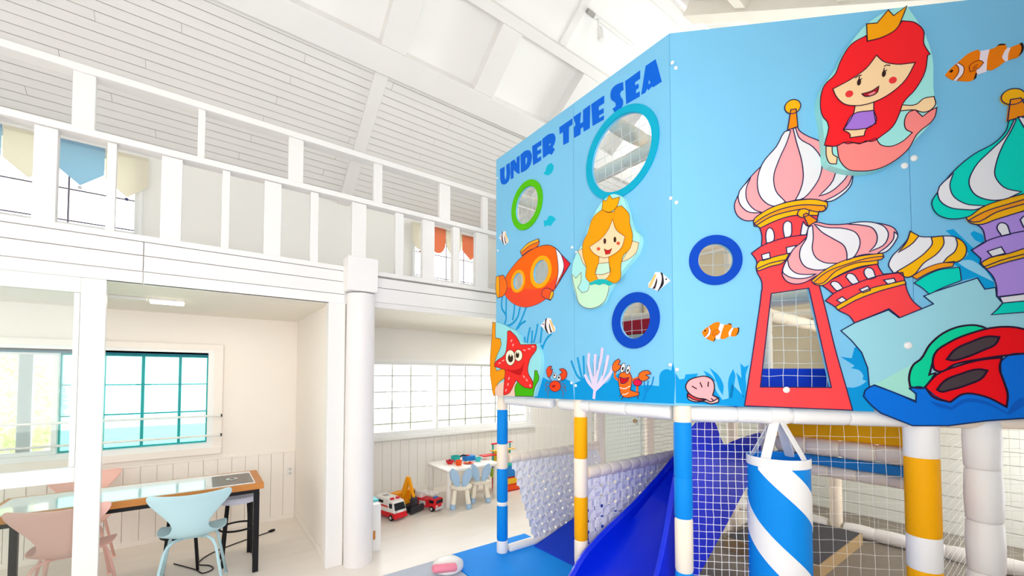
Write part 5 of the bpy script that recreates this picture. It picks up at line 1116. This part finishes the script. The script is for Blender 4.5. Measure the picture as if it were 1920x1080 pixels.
# toy vehicles
def wheels(t, pts, r, w):
    for x, y in pts: 
        o = MB().tube([(x - w / 2, y, r), (x - w / 2 + .003, y, r), (x + w / 2 - .003, y, r), (x + w / 2, y, r)], [r * .9, r, r, r * .9], 18).build('wheel', mat('toy_tyre', '#1a1a1c', .7), t, smooth='auto')
        for s_ in (-1, 1): MB().tube([(x + s_ * w / 2, y, r), (x + s_ * (w / 2 + .002), y, r)], r * .5, 12).build('hub', mat('toy_hub', '#cfcfcf', .3), o)
TWH = mat('toy_white', '#f4f2f0', .35); TGL = mat('toy_window', '#20262c', .15)
def vehicle(name, label, loc, rot, fn):
    t = thing(name, (0, 0, 0), label, 'toy vehicle', 'toy vehicles on the floor'); fn(t); t.location = loc; t.rotation_euler = (0, 0, rot); t.scale = (1.27, 1.27, 1.27)
def ambulance(t):     # front at -y
    box('body', TWH, (-.068, .068, -.06, .17, .06, .185), t, .012); box('lower_body', trd, (-.07, .07, -.15, .172, .025, .072), t, .006)
    MB().hexa([(-.068, -.15, .07), (.068, -.15, .07), (.068, -.055, .07), (-.068, -.055, .07), (-.062, -.115, .165), (.062, -.115, .165), (.062, -.055, .175), (-.062, -.055, .175)]).build('cab', TWH, t, bevel=.006)
    MB().hexa([(-.056, -.149, .095), (.056, -.149, .095), (.056, -.14, .095), (-.056, -.14, .095), (-.052, -.1245, .152), (.052, -.1245, .152), (.052, -.118, .152), (-.052, -.118, .152)]).build('windscreen', TGL, t)
    for s in (-1, 1):
        box('side_window', TGL, (s * .0655 - .003, s * .0655 + .003, -.11, -.07, .11, .15), t); box('red_stripe', trd, (s * .0685 - .001, s * .0685 + .001, -.05, .165, .11, .125), t)
        box('side_pane', TGL, (s * .0685 - .001, s * .0685 + .001, .02, .10, .14, .165), t)
        box('beacon', trd, (s * .03 - .018, s * .03 + .018, -.075, -.05, .176, .192), t, .004)
        box('headlight', mat('toy_hub', '#cfcfcf'), (s * .045 - .012, s * .045 + .012, -.153, -.148, .075, .087), t)
    box('roof_hatch', mat('toy_grey', '#b8b8b8', .5), (-.025, .025, .05, .10, .185, .19), t, .002); box('bumper', trd, (-.07, .07, -.16, -.148, .022, .05), t, .004)
    wheels(t, [(-.062, -.10), (.062, -.10), (-.062, .11), (.062, .11)], .028, .022)
vehicle('toy_ambulance', 'white and red toy ambulance, leftmost of the toy vehicles', (1.83, 4.82, 0), .25, ambulance)
def excavator(t):
    for s in (-1, 1):
        MB().rings([[Vector((s * .062 + q, y, z)) for y, z in [(-.12, .03), (-.105, .005), (.105, .005), (.12, .03), (.105, .055), (-.105, .055)]] for q in (-.018, .018)]).build('track', mat('toy_tyre', '#1a1a1c'), t)
        for y in (-.08, -.03, .03, .08): MB().tube([(s * .062 - .02, y, .03), (s * .062 + .02, y, .03)], .015, 12).build('track_wheel', mat('toy_grey', '#b8b8b8'), t)
    YX = mat('toy_excavator_yellow', '#f2a012', .4)
    box('chassis', mat('toy_dark', '#35353a', .5), (-.05, .05, -.09, .09, .04, .07), t, .004)
    box('turntable_body', YX, (-.07, .07, -.05, .13, .07, .125), t, .008); box('engine_cover', YX, (-.07, .07, .04, .135, .125, .165), t, .008)
    box('cab', YX, (.005, .07, -.075, .02, .11, .205), t, .008); box('cab_window', TGL, (.012, .064, -.0775, -.07, .135, .19), t); box('cab_side_window', TGL, (.0685, .072, -.06, .005, .135, .19), t)
    MB().rings([[Vector((-.035 + q, y, z)) for y, z in [(-.03, .11), (.02, .11), (-.03, .25), (-.07, .345), (-.095, .335), (-.075, .24)]] for q in (-.016, .016)]).build('boom', YX, t, bevel=.003)
    MB().rings([[Vector((-.035 + q, y, z)) for y, z in [(-.065, .345), (-.10, .34), (-.165, .16), (-.15, .15)]] for q in (-.013, .013)]).build('stick', YX, t, bevel=.003)
    MB().tube([(-.035, -.02, .15), (-.035, -.06, .24)], .007, 8).build('ram', mat('toy_hub', '#cfcfcf'), t)
    MB().rings([[Vector((-.035 + q, y, z)) for y, z in [(-.15, .165), (-.175, .15), (-.185, .10), (-.165, .075), (-.14, .09), (-.135, .13)]] for q in (-.03, .03)]).build('bucket', mat('toy_dark', '#35353a'), t, bevel=.002)
    MB().rings([[Vector((q, y, z)) for y, z in [(-.145, .005), (-.175, .012), (-.178, .06), (-.165, .075), (-.155, .05)]] for q in (-.085, .085)]).build('dozer_blade', mat('toy_dark', '#35353a'), t, bevel=.002)
    box('blade_arm', mat('toy_dark', '#35353a'), (-.03, .03, -.15, -.09, .02, .035), t)
vehicle('toy_excavator', 'yellow toy excavator with black tracks between ambulance and fire engine', (2.05, 4.95, 0), .4, excavator)
def firetruck(t):
    box('body', trd, (-.055, .055, -.04, .17, .03, .105), t, .006); box('cab', trd, (-.057, .057, -.15, -.045, .03, .12), t, .012)
    box('windscreen', TGL, (-.046, .046, -.153, -.146, .078, .108), t); box('bumper', mat('toy_hub', '#cfcfcf'), (-.06, .06, -.165, -.15, .022, .045), t, .004)
    for s in (-1, 1):
        box('side_window', TGL, (s * .056 - .002, s * .056 + .002, -.125, -.07, .08, .108), t); box('locker_panel', mat('toy_hub', '#cfcfcf'), (s * .055 - .001, s * .055 + .001, -.02, .06, .05, .09), t); box('headlight', TWH, (s * .04 - .01, s * .04 + .01, -.154, -.149, .05, .062), t)
        MB().box(s * .028 - .005, s * .028 + .005, -.10, .20, .15, .165).build('ladder_rail', TWH, t)
    for k in range(9): box('ladder_rung', TWH, (-.024, .024, -.085 + k * .034, -.077 + k * .034, .153, .162), t)
    box('ladder_base', TWH, (-.035, .035, .05, .14, .105, .15), t, .006); box('beacon', tbm, (-.03, .03, -.11, -.09, .12, .132), t, .003)
    wheels(t, [(-.05, -.10), (.05, -.10), (-.05, .12), (.05, .12)], .026, .02)
vehicle('toy_fire_engine', 'red toy fire engine with a white ladder beside the small table', (2.31, 4.84, 0), .4, firetruck)
# toy shelf tower behind the striped post
tt = thing('toy_kitchen', (3.62, 4.95, 0), 'colourful toy kitchen stand behind the blue striped post', 'toy kitchen')
box('cabinet', trd, (3.45, 3.80, 4.85, 5.10, 0, .20), tt, .01); box('drawer', mat('toy_orange', '#f4581a'), (3.47, 3.78, 4.84, 4.85, .02, .09), tt, .003); box('drawer', tyl, (3.47, 3.78, 4.84, 4.85, .105, .185), tt, .003)
box('middle_shelf', tbm, (3.45, 3.80, 4.86, 5.10, .20, .36), tt, .01); box('worktop', tq, (3.43, 3.82, 4.84, 5.12, .36, .385), tt, .006)
for x in (3.46, 3.77): MB().tube([(x, 5.08, .385), (x, 5.08, .66)], .012, 10).build('upright', tq, tt, smooth=True)
box('back_panel', tyl, (3.46, 3.78, 5.09, 5.10, .40, .56), tt, .004); box('top_shelf', tyl, (3.42, 3.82, 5.0, 5.10, .56, .575), tt, .004); box('sign_bar', trd, (3.43, 3.80, 5.05, 5.09, .655, .675), tt, .004)
box('side_tray', trd, (3.22, 3.45, 4.95, 5.08, .515, .53), tt, .004)
MB().lathe((3.40, 4.98, 0), [(.02, .20), (.045, .22), (.05, .30), (.03, .33)], 16).build('green_pan', mat('toy_green', '#a6c832', .4), tt, smooth='auto')
# white cabinet beside the column
wc = thing('white_toy_box', (1.42, 4.08, 0), 'narrow white box unit with a teal lid just right of the column', 'box')
box('body', METALW, (1.28, 1.405, 3.95, 4.20, 0, .44), wc, .006); box('lid', tlt, (1.30, 1.42, 4.05, 4.22, .4405, .455), wc, .004); box('wooden_pull', TWOOD, (1.33, 1.35, 3.94, 3.95, .12, .20), wc, .002)
# toy at the bottom edge on the mat
pk = thing('foam_toy', (1.68, 3.12, .03), 'white rounded toy with a pink roller on the mat at the bottom edge', 'toy')
MB().lathe((1.70, 3.16, 0), [(.11, .031), (.13, .05), (.125, .09), (.08, .12), (.02, .128)], 28).build('dome', FOAMW, pk, smooth=True)
MB().tube([(1.53, 3.10, .10), (1.54, 3.10, .10), (1.69, 3.03, .10), (1.70, 3.03, .10)], [.026, .034, .034, .026], 16).build('roller', mat('toy_pink', '#f593a8', .5), pk, smooth='auto')
# bits seen through the nets at the far right
tag(box('low_bench', mat('bench_grey', '#8e8680', .7), (4.4, 5.3, -.35, -.02, .40, .46), None, .008), 'grey low bench ledge behind the net at the right edge', 'bench')
tag(box('soft_block', mat('red_foam', '#cf1f2e'), (3.85, 4.25, -.35, -.02, .012, .25), None, .02), 'red foam block on the floor at the right edge', 'foam block')
